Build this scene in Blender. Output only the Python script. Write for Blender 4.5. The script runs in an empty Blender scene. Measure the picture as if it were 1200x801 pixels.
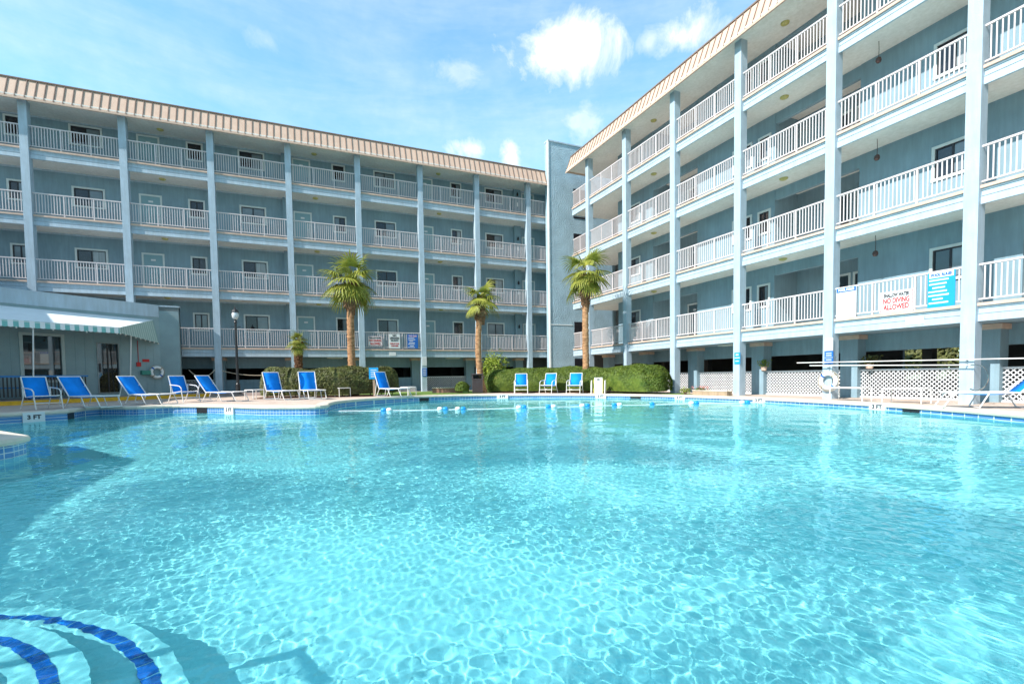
import bpy, bmesh, math, random
import numpy as np
from math import sin, cos, pi, radians, sqrt
from mathutils import Vector, Matrix
from mathutils.geometry import delaunay_2d_cdt

S = 1.10                                   # metres per drawing unit
random.seed(7)
rng = np.random.default_rng(11)
sc = bpy.context.scene
COL = sc.collection

# ------------------------------------------------------------------ materials
MATS = {}
def lin(c):
    return tuple(((v/255)/12.92 if v/255 <= .04045 else ((v/255+.055)/1.055)**2.4) for v in c)

def mat(name, col, rough=.7, var=.08, scale=3.0, bump=0.0, bscale=40.0, metal=0.0, spec=.5, detail=4, stretch=None, col2=None, streak=0.0):
    if name in MATS: return MATS[name]
    m = bpy.data.materials.new(name); m.use_nodes = True
    nt = m.node_tree; N = nt.nodes; L = nt.links
    b = N['Principled BSDF']
    b.inputs['Roughness'].default_value = rough
    b.inputs['Metallic'].default_value = metal
    b.inputs['Specular IOR Level'].default_value = spec
    tc = N.new('ShaderNodeTexCoord')
    src = tc.outputs['Object']
    if stretch:
        mp = N.new('ShaderNodeMapping'); mp.inputs['Scale'].default_value = stretch
        L.new(src, mp.inputs['Vector']); src = mp.outputs['Vector']
    n = N.new('ShaderNodeTexNoise'); n.inputs['Scale'].default_value = scale; n.inputs['Detail'].default_value = detail
    L.new(src, n.inputs['Vector'])
    r = N.new('ShaderNodeValToRGB')
    c1 = tuple(max(0, v*(1-var)) for v in col); c2 = tuple(min(1, v*(1+var)) for v in (col2 or col))
    r.color_ramp.elements[0].position = .3; r.color_ramp.elements[1].position = .7
    r.color_ramp.elements[0].color = (*c1, 1); r.color_ramp.elements[1].color = (*c2, 1)
    L.new(n.outputs['Fac'], r.inputs['Fac']); L.new(r.outputs['Color'], b.inputs['Base Color'])
    if streak:
        m1 = N.new('ShaderNodeMapping'); m1.inputs['Scale'].default_value = (5,5,.55); L.new(tc.outputs['Object'], m1.inputs['Vector'])
        n1 = N.new('ShaderNodeTexNoise'); n1.inputs['Scale'].default_value = 1.6; n1.inputs['Detail'].default_value = 7; n1.inputs['Roughness'].default_value = .65; L.new(m1.outputs[0], n1.inputs['Vector'])
        r1 = N.new('ShaderNodeValToRGB'); r1.color_ramp.elements[0].position = .38; r1.color_ramp.elements[1].position = .66
        k = 1-streak; r1.color_ramp.elements[0].color = (k,k*.985,k*.96,1); r1.color_ramp.elements[1].color = (1,1,1,1)
        L.new(n1.outputs['Fac'], r1.inputs['Fac'])
        mm = N.new('ShaderNodeMix'); mm.data_type = 'RGBA'; mm.blend_type = 'MULTIPLY'; mm.inputs[0].default_value = 1
        L.new(r.outputs['Color'], mm.inputs[6]); L.new(r1.outputs['Color'], mm.inputs[7]); L.new(mm.outputs[2], b.inputs['Base Color'])
    if bump:
        n2 = N.new('ShaderNodeTexNoise'); n2.inputs['Scale'].default_value = bscale; n2.inputs['Detail'].default_value = 5
        L.new(src, n2.inputs['Vector'])
        bp = N.new('ShaderNodeBump'); bp.inputs['Strength'].default_value = bump; bp.inputs['Distance'].default_value = .03
        L.new(n2.outputs['Fac'], bp.inputs['Height']); L.new(bp.outputs['Normal'], b.inputs['Normal'])
    MATS[name] = m
    return m

wall_m   = mat('wall_teal', (.225,.335,.40), .8, .08, 1.2, .25, 60, streak=.12)
trim_m   = mat('trim_pale_blue', (.43,.53,.605), .6, .06, 1.5, .12, 50, streak=.13)
col_m    = mat('column_pale_blue', (.395,.50,.58), .7, .07, 2.5, .3, 35, streak=.13)
stucco_m = mat('stucco_teal', (.34,.46,.525), .9, .12, 1.5, 1.9, 13, detail=6)
soffit_m = mat('soffit_cream', (.82,.77,.71), .85, .06, 1.0, streak=.12)
rail_m   = mat('white_rail', (.60,.54,.535), .45, .03, 5)
edge_m   = mat('deck_edge', (.58,.42,.33), .8, .12, 4)
frame_m  = mat('window_trim', (.60,.64,.63), .6, .04, 5)
dark_m   = mat('dark_sash', (.018,.016,.02), .4, .1)
roof_m   = mat('roof_metal', (.60,.43,.33), .6, .05, .8, streak=.10)
rib_m    = mat('roof_rib', (.20,.135,.105), .6, .08, 2)
conc_m   = mat('grey_concrete', (.30,.31,.31), .9, .15, 2, .2)
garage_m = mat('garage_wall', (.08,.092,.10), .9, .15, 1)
pool_deck_m = mat('deck_concrete', (.57,.435,.35), .85, .12, 1.6, .25, 70, col2=(.60,.48,.40), streak=.12)
coping_m = mat('coping_concrete', (.62,.55,.45), .75, .10, 2.2, .2, 60)
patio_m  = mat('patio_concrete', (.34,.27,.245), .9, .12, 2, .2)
yellow_m = mat('yellow_paint', (.75,.42,.02), .7, .15, 8)
sling_m  = mat('blue_sling', (.008,.25,.78), .9, .14, 3, .15, 400, spec=.15)
tube_m   = mat('white_tube', (.78,.75,.71), .4, .04, 8)
white_m  = mat('white_paint', (.80,.80,.78), .5, .03, 5)
black_m  = mat('black_iron', (.015,.016,.018), .45, .2)
bin_m    = mat('brown_bin', (.055,.04,.042), .6, .15, 8)
lamp_m   = mat('lamp_glass_yellow', (.50,.42,.14), .3, .15, 12)
lampw_m  = mat('lamp_glass_white', (.68,.66,.58), .3, .06, 12)
door_m   = mat('door_teal', (.22,.36,.40), .5, .05, 2)
doorr_m  = mat('door_red', (.20,.045,.04), .5, .12, 3)
awn_m    = mat('awning_canvas', (.80,.84,.84), .8, .03, 3)
green_m  = mat('awning_green', (.20,.50,.47), .8, .05, 3)
blind_m  = mat('pale_blind', (.34,.40,.42), .35, .25, 1.3, stretch=(1,1,.3))
blueT_m  = mat('blue_tile', (.01,.12,.44), .12, .55, 14)
whiteT_m = mat('white_tile', (.78,.80,.80), .2, .06, 14)
signw_m  = mat('sign_white', (.70,.70,.70), .5, .02, 3)
signb_m  = mat('sign_blue', (.01,.12,.46), .5, .04, 3)
signc_m  = mat('sign_cyan', (.005,.29,.60), .5, .04, 3)
red_m    = mat('sign_red', (.50,.015,.015), .5, .05, 3)
ink_m    = mat('sign_black', (.03,.03,.035), .5, .05, 3)
rope_m   = mat('rope_tan', (.45,.38,.28), .9, .15, 60)
grass_m  = mat('grass_green', (.13,.22,.035), .9, .35, 12, .4, 80)
mulch_m  = mat('mulch', (.16,.08,.05), 1, .4, 25, .8, 60)
wood_m   = mat('weathered_wood', (.36,.27,.18), .85, .2, 8, .3, 40, stretch=(1,1,.2))
brick_m  = mat('planter_brick', (.32,.17,.12), .9, .25, 15)
bluep_m  = mat('blue_plastic', (.02,.17,.42), .5, .08, 4)
steel_m  = mat('steel', (.62,.62,.62), .25, .05, 8, metal=1.0)
pink_m   = mat('petal_pink', (.62,.22,.18), .8, .2, 20)
brightw_m= mat('float_white', (.82,.82,.82), .35, .02, 5)
floatb_m = mat('float_blue', (.01,.27,.68), .35, .04, 5)

def glass_pane(name, base, rough):
    m = mat(name, base, rough, .25, .9, spec=.8)
    return m
pane_m  = glass_pane('pane_dark', (.016,.018,.024), .04)
panel_m = glass_pane('pane_screen', (.17,.21,.235), .12)

curt_m  = mat('pane_curtain', (.30,.33,.34), .25, .2, 2.5, spec=.7, stretch=(6,1,.3))
def leaf_mat(name, c1, c2, c3=None):
    m = bpy.data.materials.new(name); m.use_nodes = True
    nt = m.node_tree; N = nt.nodes; L = nt.links; b = N['Principled BSDF']
    b.inputs['Roughness'].default_value = .55; b.inputs['Specular IOR Level'].default_value = .35
    tc = N.new('ShaderNodeTexCoord'); n = N.new('ShaderNodeTexNoise'); n.inputs['Scale'].default_value = 3.2; n.inputs['Detail'].default_value = 8; n.inputs['Roughness'].default_value=.75
    L.new(tc.outputs['Object'], n.inputs['Vector'])
    r = N.new('ShaderNodeValToRGB'); e = r.color_ramp.elements
    e[0].position = .36; e[0].color = (*c1,1); e[1].position = .62; e[1].color = (*c2,1)
    if c3: k = e.new(.70); k.color = (*c3,1)
    L.new(n.outputs['Fac'], r.inputs['Fac']); L.new(r.outputs['Color'], b.inputs['Base Color'])
    tr = N.new('ShaderNodeBsdfTranslucent'); L.new(r.outputs['Color'], tr.inputs['Color'])
    mx = N.new('ShaderNodeMixShader'); mx.inputs[0].default_value = .25
    out = N['Material Output']; L.new(b.outputs[0], mx.inputs[1]); L.new(tr.outputs[0], mx.inputs[2]); L.new(mx.outputs[0], out.inputs['Surface'])
    return m
hedge_m  = leaf_mat('hedge_leaf', (.055,.10,.012), (.16,.22,.03), (.26,.20,.05))
hedge2_m = leaf_mat('reddish_hedge_leaf', (.07,.07,.03), (.17,.19,.05), (.30,.16,.10))
ylw_m    = leaf_mat('yellow_green_leaf', (.14,.22,.02), (.34,.40,.05))
palm_m   = leaf_mat('palm_leaf', (.13,.17,.02), (.40,.40,.07), (.48,.36,.10))
dead_m   = mat('dead_frond', (.30,.19,.10), .9, .3, 6)
trunk_m  = mat('palm_trunk', (.30,.145,.06), .9, .35, 5, .9, 22, stretch=(1,1,2.2), col2=(.40,.22,.11))
boot_m   = mat('palm_boots', (.19,.095,.045), .95, .4, 9, .8, 30)
bark_m   = mat('bark', (.16,.11,.07), .9, .3, 8, .6, 30)

# ------------------------------------------------------------------ mesh builder
class MB:
    def __init__(s): s.v=[]; s.f=[]; s.mi=[]; s.m=0
    def add(s, vs, fs):
        b=len(s.v); s.v += [tuple(v) for v in vs]; s.f += [tuple(b+i for i in f) for f in fs]; s.mi += [s.m]*len(fs)
    def box(s, x0,x1,y0,y1,z0,z1):
        s.add([(x0,y0,z0),(x1,y0,z0),(x1,y1,z0),(x0,y1,z0),(x0,y0,z1),(x1,y0,z1),(x1,y1,z1),(x0,y1,z1)],
              [(0,3,2,1),(4,5,6,7),(0,1,5,4),(1,2,6,5),(2,3,7,6),(3,0,4,7)])
    def obox(s, c, d, e1, e2, e3=None):
        """box centred c with half sizes d along unit vectors e1,e2,(e3)"""
        c=Vector(c); e1=Vector(e1).normalized(); e2=Vector(e2); e2=(e2-e1*e2.dot(e1)).normalized(); e3=e1.cross(e2)
        vs=[]
        for k in (-1,1):
            for a,b in ((-1,-1),(1,-1),(1,1),(-1,1)): vs.append(c+e1*a*d[0]+e2*b*d[1]+e3*k*d[2])
        s.add(vs,[(0,3,2,1),(4,5,6,7),(0,1,5,4),(1,2,6,5),(2,3,7,6),(3,0,4,7)])
    def prism(s, poly, z0, z1):
        n=len(poly)
        z0f = z0 if callable(z0) else (lambda x,y: z0); z1f = z1 if callable(z1) else (lambda x,y: z1)
        s.add([(x,y,z0f(x,y)) for x,y in poly]+[(x,y,z1f(x,y)) for x,y in poly],
              [tuple(reversed(range(n))), tuple(range(n,2*n))]+[(i,(i+1)%n,n+(i+1)%n,n+i) for i in range(n)])
    def tube(s, pts, r, n=8, closed=False, r2=None):
        pts=[Vector(p) for p in pts]; m=len(pts); vs=[]; fs=[]
        up=None
        for i,p in enumerate(pts):
            if closed: t=(pts[(i+1)%m]-pts[i-1])
            else: t=(pts[min(i+1,m-1)]-pts[max(i-1,0)])
            t.normalize()
            if up is None:
                up=Vector((0,0,1)) if abs(t.z)<.9 else Vector((1,0,0))
            a=(up-t*up.dot(t))
            if a.length<1e-4: a=t.orthogonal()
            a.normalize(); b=t.cross(a); up=a
            rr = r if r2 is None else r+(r2-r)*i/(m-1)
            for k in range(n):
                an=2*pi*k/n; vs.append(p+a*cos(an)*rr+b*sin(an)*rr)
        for i in range(m if closed else m-1):
            j=(i+1)%m
            for k in range(n): fs.append((i*n+k,i*n+(k+1)%n,j*n+(k+1)%n,j*n+k))
        if not closed: fs.append(tuple(reversed(range(n)))); fs.append(tuple(range((m-1)*n,m*n)))
        s.add(vs,fs)
    def lathe(s, prof, c=(0,0,0), n=20, sc=(1,1)):
        vs=[];fs=[]
        for r,z in prof:
            for k in range(n): a=2*pi*k/n; vs.append((c[0]+r*cos(a)*sc[0],c[1]+r*sin(a)*sc[1],c[2]+z))
        for i in range(len(prof)-1):
            for k in range(n): fs.append((i*n+k,i*n+(k+1)%n,(i+1)*n+(k+1)%n,(i+1)*n+k))
        fs.append(tuple(reversed(range(n)))); fs.append(tuple(range((len(prof)-1)*n,len(prof)*n)))
        s.add(vs,fs)
    def build(s, name, mats, parent=None, smooth=False, recalc=True, loc=None, rz=0):
        me=bpy.data.meshes.new(name)
        me.from_pydata([(x*S,y*S,z*S) for x,y,z in s.v],[],s.f)
        mats = mats if isinstance(mats,(list,tuple)) else [mats]
        for m in mats: me.materials.append(m)
        if len(mats)>1: me.polygons.foreach_set('material_index', np.array(s.mi,dtype='i'))
        if recalc and len(s.f)<60000:
            bm=bmesh.new(); bm.from_mesh(me); bmesh.ops.recalc_face_normals(bm,faces=bm.faces[:]); bm.to_mesh(me); bm.free()
        if smooth: me.polygons.foreach_set('use_smooth', np.ones(len(me.polygons),dtype=bool))
        me.update()
        o=bpy.data.objects.new(name,me); COL.objects.link(o)
        if parent: o.parent=parent
        if loc: o.location=[c*S for c in loc]
        if rz: o.rotation_euler[2]=rz
        return o

def empty(name, loc=(0,0,0), rz=0):
    o=bpy.data.objects.new(name,None); COL.objects.link(o); o.location=[c*S for c in loc]; o.rotation_euler[2]=rz
    o.empty_display_size=.2
    return o
def tag(o, label=None, cat=None, group=None, kind=None):
    if label: o['label']=label
    if cat: o['category']=cat
    if group: o['group']=group
    if kind: o['kind']=kind
    return o
VAR={}
def vary(d):
    # windows differ: blinds down, half drawn or open
    if d.name.split('.')[0]=='pane' and d.data.materials[0] in (panel_m,pane_m):
        key=d.data.name
        if key not in VAR:
            VAR[key]=[d.data]+[d.data.copy() for _ in range(3)]
            pal=d.data.materials[0]==panel_m
            for me_,m_ in zip(VAR[key][1:],(curt_m,panel_m,pane_m) if pal else (pane_m,pane_m,panel_m)): me_.materials[0]=m_
        d.data=random.choice(VAR[key])
def copy_part(src, parent, loc=None, rz=None, mir=False):
    c=src.copy(); COL.objects.link(c); c.parent=parent
    if loc is not None: c.location=[v*S for v in loc]
    if rz is not None: c.rotation_euler[2]=rz
    for ch in src.children:
        d=ch.copy(); COL.objects.link(d); d.parent=c; vary(d)
    return c
def copy_thing(root, loc, rz, label):
    r=root.copy(); COL.objects.link(r); r.location=[v*S for v in loc]; r.rotation_euler[2]=rz; r['label']=label
    for ch in root.children: copy_part(ch, r)
    return r
def text_part(txt, size, m, parent, loc, rot, name='lettering', bold=0.0, width=None):
    """flat lettering as a real mesh, standing loc/rot in the parent's frame"""
    cu=bpy.data.curves.new('t','FONT'); cu.body=txt; cu.size=size*S; cu.align_x='CENTER'; cu.align_y='CENTER'; cu.extrude=.0015; cu.offset=bold; cu.space_line=.9
    t=bpy.data.objects.new('t',cu); COL.objects.link(t)
    dg=bpy.context.evaluated_depsgraph_get(); me=bpy.data.meshes.new_from_object(t.evaluated_get(dg))
    bpy.data.objects.remove(t); bpy.data.curves.remove(cu)
    if width:
        xs=[v.co.x for v in me.vertices]; w=max(xs)-min(xs); k=width*S/w
        for v in me.vertices: v.co.x*=k
    me.materials.clear(); me.materials.append(m); me.name=name
    o=bpy.data.objects.new(name,me); COL.objects.link(o); o.parent=parent
    o.location=[v*S for v in loc]; o.rotation_euler=rot
    return o

def zg(x,y=0): return .10-.10*min(max(x/13.5,0),1)

# ------------------------------------------------------------------ camera
f,cx,cy=553.85,595.51,463.57
ya,pt,ro=radians(23.2426),radians(-2.3667),radians(-.8519)
F=Vector((sin(ya)*cos(pt),cos(ya)*cos(pt),sin(pt))); R=Vector((cos(ya),-sin(ya),0)); U=R.cross(F)
R2=R*cos(ro)+U*sin(ro); U2=-R*sin(ro)+U*cos(ro)
cam=bpy.data.cameras.new('camera'); camo=bpy.data.objects.new('camera',cam); COL.objects.link(camo); sc.camera=camo
camo.matrix_world=Matrix(((R2.x,U2.x,-F.x,0),(R2.y,U2.y,-F.y,0),(R2.z,U2.z,-F.z,.8364*S),(0,0,0,1)))
cam.sensor_width=36; cam.lens=36*f/1200; cam.shift_x=(600-cx)/1200; cam.shift_y=(cy-400.5)/1200
cam.clip_start=.05; cam.clip_end=6000

# ------------------------------------------------------------------ sun and sky
SV=Vector((-1,-.218,.85)).normalized()
sl=bpy.data.lights.new('sun','SUN'); sl.energy=5.0; sl.angle=radians(.5); sl.color=(1,.955,.90)
so=bpy.data.objects.new('sun',sl); COL.objects.link(so); so.rotation_euler=SV.to_track_quat('Z','Y').to_euler(); so.location=(-20,-5,30)
sl.cycles.is_caustics_light=True
w=bpy.data.worlds.new('World'); sc.world=w; w.use_nodes=True
nt=w.node_tree; N=nt.nodes; L=nt.links
bg=N['Background']; bg.inputs['Strength'].default_value=.09
sky=N.new('ShaderNodeTexSky'); sky.sky_type='NISHITA'; sky.sun_disc=False
sky.sun_elevation=math.asin(SV.z); sky.sun_rotation=math.atan2(SV.x,SV.y); sky.ozone_density=3.0; sky.dust_density=.3; sky.air_density=1.0
tint=N.new('ShaderNodeMix'); tint.data_type='RGBA'; tint.blend_type='MULTIPLY'; tint.inputs[0].default_value=1; tint.inputs[7].default_value=(1.45,2.2,2.02,1)
L.new(sky.outputs[0],tint.inputs[6])
tc=N.new('ShaderNodeTexCoord')
def math_n(op,a,b=None,clamp=False):
    n=N.new('ShaderNodeMath'); n.operation=op; n.use_clamp=clamp
    for i,v in enumerate((a,b)):
        if v is None: continue
        if isinstance(v,(int,float)): n.inputs[i].default_value=v
        else: L.new(v,n.inputs[i])
    return n.outputs[0]
def noise(scale,detail,rough,vec,dist=0):
    n=N.new('ShaderNodeTexNoise'); n.inputs['Scale'].default_value=scale; n.inputs['Detail'].default_value=detail; n.inputs['Roughness'].default_value=rough; n.inputs['Distortion'].default_value=dist
    L.new(vec,n.inputs['Vector']); return n.outputs['Fac']
dirv=tc.outputs['Generated']
nz=noise(11,12,.66,dirv,.4); nz2=noise(26,6,.6,dirv)
nzb=math_n('SUBTRACT',nz,.5)
clouds=[((.4203,.7194,.5531),.125,.058,1.0),((.5773,.6081,.5448),.075,.038,.9),((.5773-.04,.6081+.03,.5448),.03,.03,.6),((.4741,.753,.4564),.075,.045,.6),((.2655,.806,.5291),.06,.032,.5),((-.0395,.8471,.5299),.042,.024,.45),
        ((.3683,.8302,.4185),.034,.034,1.0),((.2928,.8566,.4249),.05,.030,.9),((-.2063,.8617,.4635),.09,.022,.4),((.1267,.8515,.5089),.03,.03,.25),
        ((-.75,.3,.6),.2,.09,.8),((.3,-.8,.5),.25,.1,.8),((-.5,-.7,.4),.22,.08,.8)]
acc=None
for c,a,b,st in clouds:
    c=Vector(c).normalized(); t=Vector((0,0,1)).cross(c).normalized(); u=c.cross(t)
    def dot(v,off):
        n=N.new('ShaderNodeVectorMath'); n.operation='DOT_PRODUCT'; L.new(dirv,n.inputs[0]); n.inputs[1].default_value=v; return n.outputs['Value']
    dx=math_n('DIVIDE',dot(t,0),a); dy=math_n('DIVIDE',dot(u,0),b)
    d2=math_n('ADD',math_n('MULTIPLY',dx,dx),math_n('MULTIPLY',dy,dy))
    d=math_n('SQRT',d2)
    dens=math_n('SUBTRACT',1.0,d); dens=math_n('ADD',dens,math_n('MULTIPLY',nzb,2.7))
    dens=math_n('MULTIPLY',dens,1.35 if st>.45 else .8,clamp=True)
    front=math_n('GREATER_THAN',dot(c,0),.5)
    dens=math_n('MULTIPLY',math_n('MULTIPLY',dens,st),front)
    acc=dens if acc is None else math_n('MAXIMUM',acc,dens)
# thin streaky veil
mp=N.new('ShaderNodeMapping'); mp.inputs['Scale'].default_value=(1.2,1.2,5.5); mp.inputs['Rotation'].default_value=(.05,.12,.2); L.new(dirv,mp.inputs['Vector'])
veil=noise(2.6,6,.6,mp.outputs[0],.3)
veil=math_n('MULTIPLY',math_n('SUBTRACT',veil,.36),2.0,clamp=True); veil=math_n('ADD',math_n('MULTIPLY',veil,.42),.10)
acc=math_n('MAXIMUM',acc,veil)
hz=N.new('ShaderNodeVectorMath'); hz.operation='DOT_PRODUCT'; L.new(dirv,hz.inputs[0]); hz.inputs[1].default_value=(.37,.86,.35)
hf=math_n('ADD',math_n('MULTIPLY',hz.outputs['Value'],.38),.95)
hv=N.new('ShaderNodeVectorMath'); hv.operation='SCALE'; L.new(tint.outputs[2],hv.inputs[0]); L.new(hf,hv.inputs['Scale'])
mix=N.new('ShaderNodeMix'); mix.data_type='RGBA'; L.new(acc,mix.inputs[0]); L.new(hv.outputs[0],mix.inputs[6]); cm=N.new('ShaderNodeMix'); cm.data_type='RGBA'; cm.inputs[6].default_value=(6.6,7.7,8.9,1); cm.inputs[7].default_value=(10.2,10.6,10.8,1)
L.new(math_n('ADD',math_n('MULTIPLY',acc,.5),math_n('MULTIPLY',math_n('SUBTRACT',nz2,.4),1.6),clamp=True),cm.inputs[0]); L.new(cm.outputs[2],mix.inputs[7])
L.new(mix.outputs[2],bg.inputs['Color'])

# ------------------------------------------------------------------ pool outline
def catmull(pts,n=6,closed=True):
    out=[];m=len(pts)
    for i in range(m):
        p0,p1,p2,p3=[np.array(pts[(i+k)%m]) for k in (-1,0,1,2)]
        for j in range(n):
            t=j/n; out.append(tuple(.5*((2*p1)+(-p0+p2)*t+(2*p0-5*p1+4*p2-p3)*t*t+(-p0+3*p1-3*p2+p3)*t**3)))
    return out
far=[(-5.9,16.35),(-4.6,17.3),(-3.55,17.45),(-2.2,16.25),(-1.2,15.0),(.1,14.15),(.55,14.35),(.62,15.2),(.95,16.6),(1.7,17.8),(2.9,18.85),(4.8,19.75),(7.1,19.75),(9.4,18.75),(11.4,17.1),(12.8,15.3),(13.55,13.0),(13.75,10.4),(13.55,8.2),(13.15,6.5),(12.4,4.8),(11.2,3.0),(9.2,1.2),(6.5,-.2),(3,-1.2),(0,-1.6),(-2.2,-1.5)]
farc=catmull(far,5,False)[:-5]
OUT=[(-9.5,12.5),(-8.2,14.2),(-7.0,15.5)]+farc+[(-3.6,-1.2),(-4.8,.8),(-4.9,3.0),(-4.5,5.0),(-3.85,7.4),(-3.6,8.35),(-3.62,8.75),(-4.5,10.0),(-6.0,11.2),(-8.5,11.6)]
OUTn=np.array(OUT)
def inside(px,py,poly=OUTn):
    n=len(poly); r=np.zeros(np.shape(px),bool); j=n-1
    for i in range(n):
        xi,yi=poly[i]; xj,yj=poly[j]
        c=((yi>py)!=(yj>py)) & (px<(xj-xi)*(py-yi)/((yj-yi) if yj!=yi else 1e-9)+xi)
        r^=c; j=i
    return r
def offset(poly,d):
    m=len(poly); out=[]
    for i in range(m):
        p0,p1,p2=[Vector(poly[(i+k)%m]) for k in (-1,0,1)]
        a=(p1-p0).normalized(); b=(p2-p1).normalized(); na=Vector((a.y,-a.x)); nb=Vector((b.y,-b.x)); n=(na+nb)
        if n.length<1e-6: n=na
        n.normalize(); k=min(1/max(n.dot(na),.4),1.6); out.append((p1.x+n.x*d*k,p1.y+n.y*d*k))
    return out
area=sum(OUT[i][0]*OUT[(i+1)%len(OUT)][1]-OUT[(i+1)%len(OUT)][0]*OUT[i][1] for i in range(len(OUT)))
sgn=1 if area>0 else -1       # offset(poly, sgn*d) moves outwards
def band(name,profile,m,cats,idx=None):
    """sweep profile [(outward distance, z or z function of x)] round the pool edge"""
    mb=MB(); rings=[offset(OUT,sgn*d) for d,_ in profile]; n=len(OUT)
    vs=[]
    for (d,z),ring in zip(profile,rings):
        vs+=[(x,y,z(x) if callable(z) else z) for x,y in ring]
    fs=[]
    for k in range(len(profile)-1):
        for i in range(n): fs.append((k*n+i,k*n+(i+1)%n,(k+1)*n+(i+1)%n,(k+1)*n+i))
    mb.add(vs,fs); o=mb.build(name,m,recalc=False); tag(o,kind='structure'); return o
WZ=-.15; FZ=-.95
# pool wall below the tile
def tile_mat():
    m=bpy.data.materials.new('waterline_tile'); m.use_nodes=True; nt=m.node_tree; N=nt.nodes; L=nt.links; b=N['Principled BSDF']; b.inputs['Roughness'].default_value=.15
    tc=N.new('ShaderNodeTexCoord'); sp=N.new('ShaderNodeSeparateXYZ'); L.new(tc.outputs['Object'],sp.inputs[0])
    ad=N.new('ShaderNodeMath'); ad.operation='SUBTRACT'; L.new(sp.outputs[0],ad.inputs[0]); L.new(sp.outputs[1],ad.inputs[1])
    cb=N.new('ShaderNodeCombineXYZ'); L.new(ad.outputs[0],cb.inputs[0]); L.new(sp.outputs[2],cb.inputs[1])
    br=N.new('ShaderNodeTexBrick'); br.offset=0; br.inputs['Scale'].default_value=1; br.inputs['Brick Width'].default_value=.15; br.inputs['Row Height'].default_value=.08; br.inputs['Mortar Size'].default_value=.006
    br.inputs['Color1'].default_value=(.045,.17,.42,1); br.inputs['Color2'].default_value=(.09,.24,.50,1); br.inputs['Mortar'].default_value=(.6,.65,.65,1)
    L.new(cb.outputs[0],br.inputs['Vector']); L.new(br.outputs['Color'],b.inputs['Base Color']); return m
tile_m=tile_mat()
plaster_m=mat('pool_plaster',(.58,.775,.775),.9,.07,.5,.2,30)
tread_m=mat('step_plaster',(.50,.67,.68),.9,.05,6)  # darker than the pool plaster: shade on the treads put into the colour
b1=band('pool_wall',[(0,-1.3),(0,-.20)],plaster_m,None)
b2=band('waterline_tile',[(0,-.20),(0,lambda x: zg(x)-.075)],tile_m,None)
b3=band('pool_coping',[(.02,lambda x: zg(x)-.075),(-.035,lambda x: zg(x)-.075),(-.045,lambda x: zg(x)-.035),(-.03,lambda x: zg(x)+.004),(0.0,lambda x: zg(x)+.016),(.30,lambda x: zg(x)+.016),(.31,lambda x: zg(x)-.01)],coping_m,None)
# basin floor
def cdt_mesh(name,m,outer,hole,step,zf,bx):
    pts=[];
    x0,x1,y0,y1=bx
    ring=list(outer); n1=len(ring); pts+=ring
    edges=[(i,(i+1)%n1) for i in range(n1)]
    if hole:
        h=list(hole); k=len(pts); pts+=h; edges+=[(k+i,k+(i+1)%len(h)) for i in range(len(h))]
    xs=np.arange(x0+step/2,x1,step); ys=np.arange(y0+step/2,y1,step); X,Y=np.meshgrid(xs,ys); X=X.ravel();Y=Y.ravel()
    ok=inside(X,Y,np.array(outer))
    if hole: ok&=~inside(X,Y,np.array(offset(hole,sgn*.15)))
    pts+=list(zip(X[ok],Y[ok]))
    v,e,fc,_,_,_=delaunay_2d_cdt([Vector(p) for p in pts],edges,[],0,1e-5)
    C=np.array([[sum(v[i][a] for i in t)/3 for a in (0,1)] for t in fc])
    keep=inside(C[:,0],C[:,1],np.array(outer))
    if hole: keep&=~inside(C[:,0],C[:,1],np.array(hole))
    mb=MB(); mb.add([(p.x,p.y,zf(p.x,p.y)) for p in v],[tuple(t) for t,k in zip(fc,keep) if k])
    o=mb.build(name,m,smooth=True,recalc=False); return o
def floorz(x,y):
    d=min(max((y-9)/6,0),1)*min(max((x-2)/4,0),1)
    return FZ-.45*d
OUTW=offset(OUT,sgn*.02)
fl=cdt_mesh('pool_floor',plaster_m,OUTW,None,.8,floorz,(-10,15,-3,21)); tag(fl,kind='structure')
# deck and ground
rect=[(-20,-16),(-10,-16),(0,-16),(8,-16),(13.5,-16),(20,-16),(30,-16),(30,0),(30,15),(30,34),(20,34),(13.5,34),(8,34),(0,34),(-10,34),(-20,34),(-20,20),(-20,8),(-20,-4)]
hole=offset(OUT,sgn*.29)
dk=cdt_mesh('pool_deck',pool_deck_m,rect,hole,1.1,lambda x,y: zg(x,y),(-20,30,-16,34)); tag(dk,kind='structure')
g=cdt_mesh('ground',mat('ground_far',(.16,.18,.10),.95,.3,.3),[(-2500,-2500),(2500,-2500),(2500,2500),(-2500,2500)],rect,5000,lambda x,y: zg(x,y)-.004,(-2400,2400,-2400,2400)); tag(g,kind='structure')

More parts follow.
